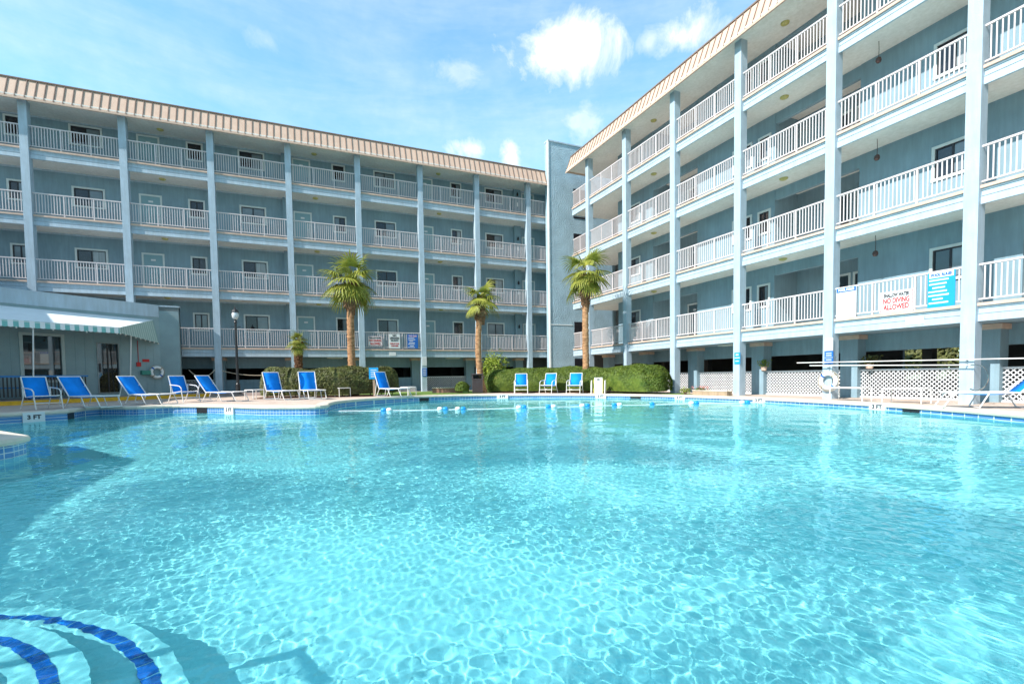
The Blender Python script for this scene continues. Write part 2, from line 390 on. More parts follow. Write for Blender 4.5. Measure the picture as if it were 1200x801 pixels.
# ------------------------------------------------------------------ water surface (real waves, real refraction and caustics)
def axis(a,b,fa,fb,fine,coarse):
    return np.unique(np.round(np.concatenate([np.arange(a,fa,coarse),np.arange(fa,fb,fine),np.arange(fb,b+coarse,coarse)]),5))
xs=axis(-9.6,14.2,-2.6,4.4,.0108,.033); ys=axis(-1.8,20.2,1.2,6.4,.0108,.033)
X,Y=np.meshgrid(xs,ys)
Z=np.zeros_like(X)
low=np.zeros_like(X)
for k in range(7):
    l=rng.uniform(2.5,7); th=rng.uniform(0,6.283); low+=np.sin(2*pi/l*(X*cos(th)+Y*sin(th))+rng.uniform(0,6.28))
low=np.clip(.95+.2*low,.4,1.4)
low*=1-.45*np.exp(-((X+1.2)**2+(Y-2.4)**2)/1.6)
Zs=np.zeros_like(X)
for k in range(46):
    l=math.exp(rng.uniform(math.log(.045),math.log(.22))); th=rng.normal(2.2,.95) if k%3 else rng.uniform(0,6.28)
    a=l**1.05*.00142
    Zs+=a*np.sin(2*pi/l*(X*cos(th)+Y*sin(th))+rng.uniform(0,6.28)+.35*np.sin(X*1.7*sin(k)+Y*1.3*cos(k)))
for k in range(8):
    l=math.exp(rng.uniform(math.log(.6),math.log(2.2))); th=rng.uniform(0,6.28)
    Z+=.0011*l*np.sin(2*pi/l*(X*cos(th)+Y*sin(th))+rng.uniform(0,6.28))
Z=WZ+Zs*low+Z
nx,ny=len(xs),len(ys)
i=(np.arange(nx-1)[None]+nx*np.arange(ny-1)[:,None])
cxm=(X[:-1,:-1]+X[1:,1:])/2; cym=(Y[:-1,:-1]+Y[1:,1:])/2
keep=inside(cxm,cym,np.array(offset(OUT,sgn*.03)))
i=i[keep]
Fq=np.stack([i,i+1,i+1+nx,i+nx],-1)
used=np.unique(Fq); remap=np.zeros(nx*ny,dtype='i'); remap[used]=np.arange(len(used)); Fq=remap[Fq]
co=(np.stack([X,Y,Z],-1).reshape(-1,3)[used]*S).astype('f')
me=bpy.data.meshes.new('pool_water'); me.vertices.add(len(co)); me.vertices.foreach_set('co',co.ravel())
me.loops.add(Fq.size); me.polygons.add(len(Fq)); me.loops.foreach_set('vertex_index',Fq.ravel().astype('i')); me.polygons.foreach_set('loop_start',(np.arange(len(Fq))*4).astype('i'))
me.polygons.foreach_set('use_smooth',np.ones(len(Fq),bool)); me.update()
water=bpy.data.objects.new('pool_water',me); COL.objects.link(water); tag(water,kind='structure')
wm=bpy.data.materials.new('water'); wm.use_nodes=True; n=wm.node_tree; n.nodes.clear()
o=n.nodes.new('ShaderNodeOutputMaterial'); gl=n.nodes.new('ShaderNodeBsdfGlass'); gl.inputs['IOR'].default_value=1.33; gl.inputs['Roughness'].default_value=0; gl.inputs['Color'].default_value=(.60,.925,.955,1)
n.links.new(gl.outputs[0],o.inputs[0]); me.materials.append(wm)
water.cycles.is_caustics_caster=True
for ob in (fl,b1): ob.cycles.is_caustics_receiver=True

# round steps with blue tile nosings, lower left of the view
def ring_steps():
    C0=(-1.93,1.76)
    for nm,r,zt,lab in (('pool_step',1.53,-.62,None),('pool_step',1.245,-.40,None),('pool_step',.93,-.24,None)):
        mb=MB(); mb.lathe([(r,-1.2),(r,zt-.002),(r-.02,zt)],(C0[0],C0[1],0),72); o=mb.build(nm,tread_m,smooth=False); tag(o,kind='structure'); o.cycles.is_caustics_receiver=True
        mb=MB(); n=96
        for k in range(n):
            a0=2*pi*k/n; a1=2*pi*(k+.93)/n; q=[]
            for rr,zz in ((r-.135,zt+.004),(r-.085,zt+.004)):
                q.append([(C0[0]+rr*cos(a),C0[1]+rr*sin(a),zz) for a in (a0,a1)])
            mb.add([q[0][0],q[0][1],q[1][1],q[1][0]],[(0,1,2,3)])
        t=mb.build('step_nosing',blueT_m,recalc=False); tag(t,kind='structure'); t.cycles.is_caustics_receiver=True
ring_steps()

# ------------------------------------------------------------------ apartment wings
H=2.75; SP=3.3155; DECK=[2.40,5.15,7.90,10.65]; WV=1.27
def window_proto(wd,ht,parent,loc,flip=False):
    t=.075
    mb=MB(); mb.box(0,wd,-.03,.05,ht-t,ht); mb.box(0,wd,-.045,.05,0,t); mb.box(0,t,-.03,.05,t,ht-t); mb.box(wd-t,wd,-.03,.05,t,ht-t)
    o=mb.build('window',frame_m,parent,loc=loc)
    mb=MB(); s=.035
    mb.box(t,wd-t,.0,.045,ht-t-s,ht-t); mb.box(t,wd-t,.0,.045,t,t+s); mb.box(t,t+s,.0,.045,t+s,ht-t-s); mb.box(wd-t-s,wd-t,.0,.045,t+s,ht-t-s); mb.box(wd/2-.025,wd/2+.025,.0,.045,t+s,ht-t-s)
    mb.build('sash',dark_m,o)
    mb=MB(); mb.box(t+s,wd/2-.025,.03,.04,t+s,ht-t-s); mb.build('pane',pane_m,o)
    mb=MB(); mb.box(wd/2+.025,wd-t-s,.022,.032,t+s,ht-t-s); mb.build('pane',panel_m,o)
    return o
def door_proto(wd,ht,parent,loc,m,name='door',wreath=False):
    mb=MB(); mb.box(.07,wd-.07,.0,.04,0,ht-.07); o=mb.build(name,m,parent,loc=loc)
    mb=MB(); t=.075; mb.box(0,t,-.03,.05,0,ht-t); mb.box(wd-t,wd,-.03,.05,0,ht-t); mb.box(0,wd,-.03,.05,ht-t,ht); mb.build('door_frame',frame_m,o)
    mb=MB(); mb.lathe([(.0,-.03),(.03,-.02),(.03,.02),(0,.03)],(wd-.16,-.05,.85),8); mb.build('door_knob',steel_m,o)
    mb=MB(); mb.box(wd/2-.09,wd/2+.09,-.012,-.001,ht-.36,ht-.28); mb.build('number_plate',signw_m,o)
    return o
def railing_bm(L,z=0,posts=3,infill=False):
    mb=MB(); h=.93
    mb.box(0,L,-.025,.025,h-.045,h); mb.box(0,L,-.018,.018,.075,.11)
    for k in range(1,posts): x=L*k/posts; mb.box(x-.022,x+.022,-.02,.02,-.01,h-.045)
    n=int(round(L/.098)); 
    for k in range(1,n):
        x=L*k/n
        if min(abs(x-L*q/posts) for q in range(posts+1))<.04: continue
        mb.box(x-.0135,x+.0135,-.008,.008,.11,h-.045)
    return mb
def wing(name,loc,rz,label,kmin,kmax,endl,endr,eave,ptype,cfg):
    """local x along the front (column k at k*SP), local y inwards, z up"""
    R0=empty(name,loc,rz); tag(R0,label,'apartment building')
    x0=kmin*SP-endl; x1=kmax*SP+endr; D=9.0
    # slabs, fascias, deck edges
    for z in DECK:
        mb=MB(); mb.box(x0,x1,.03,D-.2,z-.36,z); mb.build('balcony_slab',soffit_m,R0)
        mb=MB(); mb.m=0; mb.box(x0,x1,-.04,.03,z-.42,z-.25); mb.box(x0,x1,-.012,.03,z-.25,z-.24); mb.box(x0,x1,-.05,.03,z-.24,z-.225); mb.box(x0,x1,-.008,.03,z-.225,z-.10); mb.box(x0,x1,-.035,.03,z-.10,z-.062)
        if ptype=='R': mb.box(x0-.03,x0,-.03,1.6,z-.42,z-.062)
        mb.build('fascia',trim_m,R0)
        mb=MB(); mb.box(x0,x1,-.075,.03,z-.06,z+.012); mb.build('deck_edge',edge_m,R0)
    # columns
    mb=MB(); mb.box(-.14,.14,-.15,.16,-.15,eave+.12)
    c0=mb.build('column',col_m,R0,loc=(kmin*SP,0,0))
    for k in range(kmin+1,kmax+1): copy_part(c0,R0,(k*SP,0,0))
    # railings
    rp={}
    def rail(xa,xb,z):
        L=round(xb-xa,3)
        if L not in rp: rp[L]=railing_bm(L,posts=3 if L>2.6 else 2).build('balcony_railing',rail_m,R0,loc=(xa,-.01,z+.012))
        else: copy_part(rp[L],R0,(xa,-.01,z+.012))
    for z in DECK:
        for k in range(kmin,kmax): rail(k*SP+.14,(k+1)*SP-.14,z)
        if endl>.3: rail(x0+.02,kmin*SP-.14,z)
        if endr>.3: rail(kmax*SP+.14,x1,z)
    # walls with real openings
    W=[]; big=None; small=None; dr=None
    def wall_strip(xa,xb,v0,v1,za,zb,ops,mb):
        xs=sorted({xa,xb,*[o[0] for o in ops],*[o[1] for o in ops]})
        for a,b in zip(xs,xs[1:]):
            m_=(a+b)/2; cut=[(o[2],o[3]) for o in ops if o[0]<m_<o[1]]; zz=za
            for c,d in sorted(cut):
                if c>zz: mb.box(a,b,v0,v1,zz,c)
                zz=d
            if zb>zz: mb.box(a,b,v0,v1,zz,zb)
    protos={}
    def put(kind,wd,ht,x,z,v=WV,m=None):
        key=(kind,wd,ht,m.name if m else '')
        if key not in protos:
            protos[key]=(window_proto(wd,ht,R0,(x,v,z)) if kind=='window' else door_proto(wd,ht,R0,(x,v,z),m))
        else: copy_part(protos[key],R0,(x,v,z))
    for fi,z in enumerate(DECK):
        top=z+H-.36 if fi<3 else eave+.1
        wb=MB()
        segs,ops,extra=cfg(kmin,kmax,x0,x1,fi)
        for (xa,xb) in segs:
            wall_strip(xa,xb,WV,WV+.15,z+.001,top,[(o[1]+.02,o[1]+o[2]-.02,z+o[4]+.02,z+o[4]+o[3]-.02) for o in ops if xa<=o[1]<xb and o[0]!='rdoor'],wb)
        for b in extra: wb.box(b[0],b[1],b[2],b[3],z+.001+b[4],z+b[5] if b[5] is not None else top)
        wb.build('corridor_wall',wall_m,R0)
        # dark rooms behind
        for o in ops:
            if o[0]=='rdoor': put('door',o[2],o[3],o[1],z,WV+1.25,o[5])
            elif o[0]=='door': put('door',o[2],o[3],o[1],z,WV,o[5])
            else: put('window',o[2],o[3],o[1],z+o[4],WV)
        # cornice strip
        mb=MB(); mb.box(x0,x1,WV-.035,WV-.002,top-.07,top-.001) if ptype=='L' else None
        if ptype=='L': mb.build('cornice',trim_m,R0)
    # ceiling lights
    mb=MB(); mb.lathe([(.0,-.075),(.07,-.07),(.125,-.04),(.14,-.005),(.14,0)],(0,0,0),16); lp=None
    for fi in range(4):
        zc=DECK[fi]+H-.36-.001 if fi<3 else eave+.095
        for k in range(kmin,kmax):
            if (k%2==1)==(True): pass
            else: continue
            x=k*SP+1.25
            if lp is None: lp=mb.build('ceiling_light',lamp_m,R0,smooth=True,loc=(x,.62,zc))
            else: copy_part(lp,R0,(x,.62,zc))
    # roof: soffit, mansard with standing seams, flat top, rear and end walls
    mb=MB(); mb.box(x0,x1,-.42,D,eave+.1,eave+.16); mb.build('roof_soffit',soffit_m,R0)
    e0=-.45; zt=eave+.93; v1=-.10
    mb=MB(); mb.add([(x0,e0,eave),(x1,e0,eave),(x1,v1,zt),(x0,v1,zt),(x0,e0+.05,eave+.001),(x1,e0+.05,eave+.001),(x1,1.2,zt-.02),(x0,1.2,zt-.02)],[(0,1,2,3),(0,4,5,1),(3,2,6,7)])
    mb.add([(x0,e0,eave),(x0,v1,zt),(x0,1.2,zt),(x0,1.2,eave)],[(0,1,2,3)]); mb.add([(x1,e0,eave),(x1,v1,zt),(x1,1.2,zt),(x1,1.2,eave)],[(0,1,2,3)])
    rf=mb.build('mansard_roof',roof_m,R0,recalc=False)
    mb=MB(); sp=.305; n=int((x1-x0)/sp); dv=Vector((0,v1-e0,zt-eave)); ln=dv.length; dn=dv.normalized(); nn=Vector((0,-dn.z,dn.y))
    for k in range(n+1):
        x=x0+.02+k*sp; c=Vector((x,(e0+v1)/2,(eave+zt)/2))+nn*.014
        mb.obox(c,(.014,ln/2-.005,.016),(1,0,0),dn)
    mb.build('standing_seams',rib_m,rf)
    mb=MB(); mb.box(x0,x1,v1-.05,v1+.10,zt-.01,zt+.04); mb.build('roof_cap',rib_m,rf)
    mb=MB(); mb.box(x0,x1,e0-.035,e0+.03,eave-.04,eave+.035); mb.build('drip_edge',roof_m,rf)
    mb=MB(); mb.box(x0,x1,D,D+.15,1.98,zt-.1); mb.box(x0,x0+.12,WV+1.5,D,1.98,zt-.1); mb.box(x1-.12,x1,WV+1.5,D,1.98,zt-.1); mb.box(x0,x1,.9,D,zt-.10,zt-.03)
    mb.build('rear_wall',wall_m,R0)
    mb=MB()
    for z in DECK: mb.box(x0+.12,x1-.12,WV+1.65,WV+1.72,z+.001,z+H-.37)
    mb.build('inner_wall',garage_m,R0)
    return R0,x0,x1

def cfgL(kmin,kmax,x0,x1,fi):
    ops=[]; extra=[]
    for k in range(kmin-1,kmax+1):
        b=k*SP
        if k%2==0:
            if b+1.0>x0 and b+2.3<x1: ops.append(('window',b+1.0,1.20,.92,.88))
        else:
            if b+.16>x0 and b+1.1<x1: ops.append(('door',b+.16,.90,1.80,0,door_m))
            if b+2.12>x0 and b+2.85<x1: ops.append(('window',b+2.12,.70,.90,.90))
    extra+=[(2*SP+2.98,3*SP+.05,WV-.16,WV,0,None),(6*SP+2.9,6*SP+3.35,WV-.18,WV,0,None)]
    return [(x0,x1)],ops,extra
def cfgR(kmin,kmax,x0,x1,fi):
    segs=[];ops=[];extra=[]
    # even bays: flat wall + big window near next odd column; odd bays: recessed entry alcove
    segs.append((.9,SP+.42))
    for k in range(kmin,kmax+1):
        b=k*SP
        if k%2==0:
            if k>0: segs.append((b+.0,b+SP+.42))
            ops.append(('window',b+SP-1.45,.92,.95,.85))
            if k==0 or True: ops.append(('window',b+SP-.28,.55,.90,.88)) if k in (2,) else None
        else:
            xa,xb=b+.42,b+SP
            extra+=[(xa,xb,WV+1.25,WV+1.40,0,None),(xa-.12,xa,WV+.15,WV+1.25,0,None),(xb,xb+.12,WV+.15,WV+1.25,0,None),
                    (xa,xb,WV+.02,WV+.17,2.02,None)]
            ops.append(('rdoor',xa+1.05,.90,1.82,0,door_m if fi in (0,1) else doorr_m)); ops.append(('rdoor',xa+2.02,.84,1.82,0,doorr_m))
    return segs,[o for o in ops if o],extra

YL=26.3883; XL=-10.4009; XR=14.8281; YR=22.6989
LW,lx0,lx1=wing('apartment_building',(XL,YL,0),0,'long four storey blue apartment wing with white balcony rails behind the palms and pool house',-2,7,.2,2.7,12.45,'L',cfgL)
RW,rx0,rx1=wing('apartment_building',(XR,YR,0),-pi/2,'sunlit four storey apartment wing hung with the big pool signs',0,7,1.75,.2,12.66,'R',cfgR)

# details on the wings: pilaster lamps, switches, hanging lanterns, wreath
lp=None
for z in DECK:
    loc=(6*SP+3.12,WV-.20,z+1.58)
    if lp is None:
        mb=MB(); mb.lathe([(0,-.12),(.05,-.10),(.06,.03),(.03,.09),(.01,.12)],(0,-.05,0),10); lp=mb.build('wall_lamp',black_m,LW,smooth=True,loc=loc)
    else: copy_part(lp,LW,loc)
bp=None
for z in DECK:
    loc=(6*SP+3.12,WV-.205,z+.95)
    if bp is None:
        mb=MB(); mb.box(-.05,.05,-.02,.02,-.12,.12); bp=mb.build('meter_box',white_m,LW,loc=loc)
    else: copy_part(bp,LW,loc)
ln=None
for k in (4,):
    for z in DECK[:3]+[DECK[3]]:
        zc=(z+H-.36) if z<10 else 12.75; loc=(k*SP+.85,.62,zc)
        if ln is None:
            mb=MB(); mb.tube([(0,0,0),(.01,0,-.25),(0,0,-.46)],.008,5); mb.lathe([(.0,-.62),(.05,-.60),(.075,-.54),(.06,-.47),(.015,-.44)],(0,0,0),10); ln=mb.build('hanging_lantern',mat('rust_lantern',(.07,.035,.03),.6,.3,10),RW,loc=loc)
        else: copy_part(ln,RW,loc)
mb=MB(); mb.tube([(.45+.10*cos(a),-.05,1.38+.10*sin(a)) for a in np.linspace(0,2*pi,14)[:-1]],.025,6,closed=True)
wr=mb.build('door_wreath',mat('wreath_straw',(.35,.25,.14),.9,.4,40),RW,loc=(3*SP+.42+1.05,WV+1.25-.03,DECK[0])); 

# ground floor of the wings
def lattice_mb(x0,x1,z0,z1,y):
    mb=MB(); sp=.118; w=.0175
    def clip(c,sx):
        pts=[]
        # line x = c + sx*(z-z0)
        za,zb=z0,z1
        xa=c; xb=c+sx*(z1-z0)
        if sx>0:
            if xa<x0: za=z0+(x0-xa); xa=x0
            if xb>x1: zb=z0+(x1-c); xb=x1
        else:
            if xa>x1: za=z0+(xa-x1); xa=x1
            if xb<x0: zb=z0+(c-x0); xb=x0
        return (xa,za,xb,zb) if zb-za>.03 else None
    for sx,yy in ((1,y),(-1,y+.012)):
        c=x0-(z1-z0) if sx>0 else x0
        end=x1 if sx>0 else x1+(z1-z0)
        while c<end:
            r=clip(c,sx)
            if r:
                xa,za,xb,zb=r; mb.add([(xa-w,yy,za),(xa+w,yy,za),(xb+w,yy,zb),(xb-w,yy,zb),(xa-w,yy+.01,za),(xa+w,yy+.01,za),(xb+w,yy+.01,zb),(xb-w,yy+.01,zb)],[(0,1,2,3),(7,6,5,4),(0,3,7,4),(1,5,6,2),(0,4,5,1),(3,2,6,7)])
            c+=sp
    mb.box(x0,x1,y-.02,y+.03,z1,z1+.05); mb.box(x0,x1,y-.02,y+.03,z0-.05,z0)
    return mb
def ground_floor(R0,kmin,kmax,kinds,D=9.0):
    pier=None; 
    for k in range(kmin,kmax+1):
        x=k*SP
        if pier is None:
            mb=MB(); mb.box(-.42,.10,WV-.12,WV+.30,-.1,1.97); pier=mb.build('pier',wall_m,R0,loc=(x,0,0))
            mb=MB(); mb.box(-.47,.15,WV-.17,WV+.35,1.84,1.975); mb.build('pier_cap',edge_m,pier)
        else: copy_part(pier,R0,(x,0,0))
    mb=MB(); mb.box(kmin*SP,kmax*SP,WV+.30,WV+.5,1.45,2.03); mb.box(kmin*SP,kmax*SP,.10,WV+.3,1.985,2.04); mb.build('header_beam',wall_m,R0)
    for k in range(kmin,kmax):
        a=k*SP+.10; b=(k+1)*SP-.42; kd=kinds(k)
        if kd=='lattice': lattice_mb(a,b,.05,.84,WV+.05).build('lattice_panel',mat('lattice_white',(.62,.63,.65),.6,.05,4),R0,recalc=False)
        elif kd=='wall':
            mb=MB(); mb.box(a,b,WV,WV+.12,-.1,.86); 
            for j in range(12): xx=a+(b-a)*(j+.5)/12; mb.box(xx-.012,xx+.012,WV-.012,WV,.0,.84)
            mb.build('low_wall',wall_m,R0)
            mb=MB(); mb.box(a,b,WV-.9,WV-.75,-.1,.30); mb.build('kerb_block',conc_m,R0)
    # garage piers inside and rear parapet
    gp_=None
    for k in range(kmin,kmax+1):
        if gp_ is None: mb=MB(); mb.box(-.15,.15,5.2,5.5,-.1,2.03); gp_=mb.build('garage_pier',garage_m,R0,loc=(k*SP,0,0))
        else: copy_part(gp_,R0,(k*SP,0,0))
    return
ground_floor(LW,-2,7,lambda k: 'lattice' if k in (5,6,0,1) else 'wall')
ground_floor(RW,0,7,lambda k: 'lattice' if k in (1,2,3,4,5,6) else 'open')
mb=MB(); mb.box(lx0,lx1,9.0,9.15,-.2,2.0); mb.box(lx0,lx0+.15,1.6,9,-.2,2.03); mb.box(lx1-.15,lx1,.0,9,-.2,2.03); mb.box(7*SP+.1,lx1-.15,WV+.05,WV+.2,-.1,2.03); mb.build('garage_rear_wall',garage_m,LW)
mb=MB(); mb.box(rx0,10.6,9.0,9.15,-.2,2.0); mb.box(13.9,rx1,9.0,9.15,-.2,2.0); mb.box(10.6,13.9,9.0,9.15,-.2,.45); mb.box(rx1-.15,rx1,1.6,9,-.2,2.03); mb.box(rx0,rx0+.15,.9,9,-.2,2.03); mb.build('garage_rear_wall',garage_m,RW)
for R0,ks in ((LW,(0,3,5)),(RW,(2,5))):
    for k in ks:
        mb=MB(); mb.box(k*SP+1.6,k*SP+2.4,WV-.5,WV-.1,1.93,1.98); mb.build('strip_light',lampw_m,R0)
for k in (4,5,6):
    mb=MB(); mb.box(k*SP+.5,k*SP+.75,3.2,3.45,-.1,1.6); mb.build('garage_post',bluep_m,LW)

# ------------------------------------------------------------------ stair tower
T=empty('stair_tower',(13.98,25.88,0)); tag(T,'tall windowless blue stucco tower joining the two wings','tower')
mb=MB(); mb.box(0,5.2,0,.40,-.1,15.05); mb.build('stucco_wall',stucco_m,T)
mb=MB(); mb.box(-.035,.05,-.035,.06,-.1,15.05); mb.build('corner_strip',white_m,T)  # narrow white strip down the tower's left corner
mb=MB(); mb.box(-.03,5.25,-.05,.45,15.05,15.13); mb.build('parapet_cap',trim_m,T)
mb=MB(); mb.box(.05,1.6,-.022,0,3.96,4.01); mb.build('control_joint',white_m,T)
cd_=None
for z in [.1]+DECK:
    if cd_ is None: mb=MB(); mb.box(1.75,2.6,-.025,.02,0,1.8); cd_=mb.build('corridor_door',dark_m,T,loc=(0,0,z))
    else: copy_part(cd_,T,(0,0,z))

# ------------------------------------------------------------------ pool house with awning
A0=Vector((-9.77,22.5)); hd=Vector((.766,.643)).normalized(); hn=Vector((hd.y,-hd.x))
rzh=math.atan2(hd.y,hd.x)
PH=empty('pool_house',(A0.x,A0.y,.0),rzh); tag(PH,'low flat roofed blue pool house with striped awning beside the blue loungers','pool house')
# local frame: x along the front, y into the building (behind), z up
def ploc(X,Y):
    d=Vector((X,Y))-A0; return (d.dot(hd), d.dot(-hn))
poly=[(-4.5,0),(5.02,0),ploc(-5.2,25.80),ploc(-5.2,26.12),ploc(-13.0,26.12)]
ops=[(.50,1.58,.95,2.6),(2.72,3.42,.42,2.42)]
mb=MB(); 
def strip(xa,xb,za,zb,ops,y0,y1):
    xs=sorted({xa,xb,*[o[0] for o in ops],*[o[1] for o in ops]})
    for a,b in zip(xs,xs[1:]):
        m_=(a+b)/2; zz=za
        for o in ops:
            if o[0]<m_<o[1]: mb.box(a,b,y0,y1,zz,o[2]); zz=o[3]
        mb.box(a,b,y0,y1,zz,zb)
strip(-4.5,5.02,-.1,4.18,ops,0,.15)
bd=[(5.02,.0),poly[2],poly[3],poly[4],(-4.5,.0)]
for a,b in zip(bd,bd[1:]):
    a=Vector(a);b=Vector(b); d=(b-a).normalized(); n=Vector((-d.y,d.x))*.12
    mb.add([(a.x,a.y,-.1),(b.x,b.y,-.1),(b.x+n.x,b.y+n.y,-.1),(a.x+n.x,a.y+n.y,-.1),(a.x,a.y,4.18),(b.x,b.y,4.18),(b.x+n.x,b.y+n.y,4.18),(a.x+n.x,a.y+n.y,4.18)],[(0,1,5,4),(1,2,6,5),(2,3,7,6),(3,0,4,7),(4,5,6,7)])
for j in range(31):
    x=-4.4+j*.305
    if not any(o[0]-.1<x<o[1]+.1 for o in ops): mb.box(x-.008,x+.008,-.006,.001,.3,3.5)
mb.build('front_wall',mat('pool_house_wall',(.25,.34,.355),.8,.08,1.5,.15,50),PH)
mb=MB(); mb.prism(poly,4.0,4.17); mb.build('roof',conc_m,PH)
mb=MB(); mb.box(-4.5,5.02,-.022,-.001,3.70,4.18); mb.build('skylit_fascia',trim_m,PH)  # pale fascia; skylight on the upper wall partly put into its colour
mb=MB(); mb.prism([(p[0]+(-.02 if i==0 else .02),p[1]-.03) for i,p in enumerate(poly)],4.18,4.24); mb.build('roof_edge',trim_m,PH)
def framed(o,nm,fm,t,parent):
    mb=MB(); x0,x1,z0,z1=o
    mb.box(x0-t,x1+t,-.03,.03,z1,z1+t); mb.box(x0-t,x1+t,-.03,.03,z0-t,z0); mb.box(x0-t,x0,-.03,.03,z0,z1); mb.box(x1,x1+t,-.03,.03,z0,z1)
    w_=mb.build(nm,fm,parent); mb=MB(); mb.box(x0,x1,.06,.07,z0,z1); mb.build('pane',mat('big_dark_glass',(.012,.013,.015),.015,.1,.5,spec=1.0),w_); return w_
w_=framed(ops[0],'window',mat('grey_trim',(.42,.48,.46),.7,.05,4),.10,PH)
d_=framed(ops[1],'glass_door',mat('door_metal_grey',(.25,.28,.28),.5,.05,4),.04,PH)
mb=MB(); mb.box(ops[1][0]+.33,ops[1][0]+.37,.03,.06,.42,2.42); mb.box(ops[1][0]+.0,ops[1][0]+.06,-.08,-.03,1.25,1.6); mb.build('door_stile',dark_m,d_)
# awning
mb=MB(); mb.m=0
a_l=-4.4; fr=2.80; off=1.6
mb.add([(a_l,-.002,3.62),(4.78,-.002,3.55),(fr,-off,2.96),(a_l,-off,2.96)],[(0,1,2,3)])
aw=mb.build('awning',awn_m,PH,recalc=False)
aw.modifiers.new('thickness','SOLIDIFY').thickness=.012
mb=MB(); n=14; 
p0=Vector((fr,-off,0)); p1=Vector((4.97,-.02,0)); q1=Vector((4.78,-.002,0)); nstr=34
for j in range(nstr):
    t0=j/nstr; t1=(j+1)/nstr
    a=p0.lerp(p1,t0); b=p0.lerp(p1,t1); c=p0.lerp(q1,t1); d=p0.lerp(q1,t0)
    mb.m=j%2
    mb.add([(a.x,a.y,2.76+(2.55-2.76)*t0),(b.x,b.y,2.76+(2.55-2.76)*t1),(c.x,c.y,2.96+(3.55-2.96)*t1),(d.x,d.y,2.96+(3.55-2.96)*t0)],[(0,1,2,3)])
sp_=mb.build('awning_side',[mat('side_pale',(.45,.55,.50),.8,.05,4),mat('side_green',(.28,.42,.38),.8,.05,4)],aw,recalc=False)
mb=MB(); x=a_l; j=0; wv=.135
while x<fr-.01:
    x2=min(x+wv,fr); mb.m=j%2; mm=(x+x2)/2
    mb.add([(x,-off-.004,2.96),(x2,-off-.004,2.96),(x2,-off-.012,2.745),(mm,-off-.012,2.725),(x,-off-.012,2.745)],[(0,4,3,2,1)]); x=x2; j+=1
mb.build('awning_valance',[awn_m,green_m],aw,recalc=False)
mb=MB()
for x in (.30,3.53): mb.tube([(x,-off+.35 if x<1 else -.55,.22),(x,-off+.05 if x<1 else -.85,2.9)],.022,8)
for x in np.arange(-4.2,3,1.6): mb.tube([(x,-off+.02,2.92),(x,0,3.5)],.014,6)
mb.tube([(a_l,-off+.01,2.93),(fr,-off+.01,2.93)],.018,6)
mb.build('awning_frame',white_m,aw)
mb=MB(); mb.lathe([(0,-.07),(.10,-.06),(.17,-.02),(.17,.01)],(2.3,-1.1,2.82),14); mb.build('awning_lamp',lampw_m,aw,smooth=True)
bl=None
for j in range(9):
    t=j/8; a=p0.lerp(p1,t*.97+.02); loc=(a.x-.02,a.y-.03,2.73-.2*t)
    if bl is None: mb=MB(); mb.lathe([(0,-.04),(.028,-.02),(.02,.02),(.008,.04)],(0,0,0),8); bl=mb.build('string_bulb',lampw_m,aw,loc=loc,smooth=True)
    else: copy_part(bl,aw,loc)
for j in range(7):
    copy_part(bl,aw,(-3.0+j*.95,-off-.02,2.72))
mb=MB(); mb.tube([(4.14,-.02,1.66),(4.14,-.02,2.62)],.012,6); mb.box(4.06,4.22,-.06,-.001,1.50,1.68); mb.build('fire_alarm',red_m,PH)
t_=mb=MB(); mb.box(4.30,4.56,-.02,-.001,1.70,1.82); al=mb.build('alarm_sign',red_m,PH); 
mb=MB(); mb.box(4.20,4.62,-.14,-.001,1.14,1.32); mb.build('hose_box',mat('green_box',(.03,.22,.17),.5,.1,8),PH)

# raised patio with yellow kerb in front of the pool house
def curbpt(s_,o_): p=A0+hd*s_+hn*o_; return (p.x,p.y)
pp=[curbpt(-7,1.25),curbpt(6.3,1.25),(-.9,24.9),(-.6,26.2),(-14,26.2),curbpt(-7,0)]
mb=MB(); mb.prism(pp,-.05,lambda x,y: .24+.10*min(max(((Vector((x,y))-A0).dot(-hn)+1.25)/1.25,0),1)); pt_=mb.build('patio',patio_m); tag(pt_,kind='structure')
mb=MB()
c=[curbpt(-7,1.25),curbpt(6.3,1.25)]; a=Vector(c[0]); b=Vector(c[1]); nn=Vector(hn)*.12
mb.add([(a.x,a.y,0),(b.x,b.y,0),(b.x+nn.x,b.y+nn.y,0),(a.x+nn.x,a.y+nn.y,0),(a.x,a.y,.246),(b.x,b.y,.246),(b.x+nn.x,b.y+nn.y,.24),(a.x+nn.x,a.y+nn.y,.24)],[(0,1,2,3),(4,5,6,7),(0,1,5,4),(1,2,6,5),(2,3,7,6),(3,0,4,7)])
yk=mb.build('yellow_kerb',yellow_m); tag(yk,kind='structure')

# grass and mulch strips beside the far pool edge
def patch(name,poly,z,m,kind='structure'):
    mb=MB(); mb.prism(poly,z-.03,z); o=mb.build(name,m); tag(o,kind=kind); return o
gp=[(2.4,20.2),(5,20.6),(7.6,20.9),(8.2,22.0),(13.9,21),(13.9,26.0),(-.5,26.0),(-.2,24.0)]
mb=MB(); mb.prism(gp,-.05,lambda x,y: zg(x)+.008); o=mb.build('lawn',grass_m); tag(o,kind='structure')
mb=MB(); mb.prism([(12.3,17.6),(13.9,14.6),(14.5,14.6),(14.5,19.5),(13.0,19.5)],-.05,lambda x,y: zg(x)+.011); o=mb.build('lawn',grass_m); tag(o,kind='structure')
mb=MB(); mb.prism([(8.7,20.9),(11.6,19.2),(12.6,17.5),(13.9,16.0),(14.2,19),(13.5,22.5),(8.6,23.0)],-.05,lambda x,y: zg(x)+.016); o=mb.build('mulch_bed',mulch_m); tag(o,kind='structure')
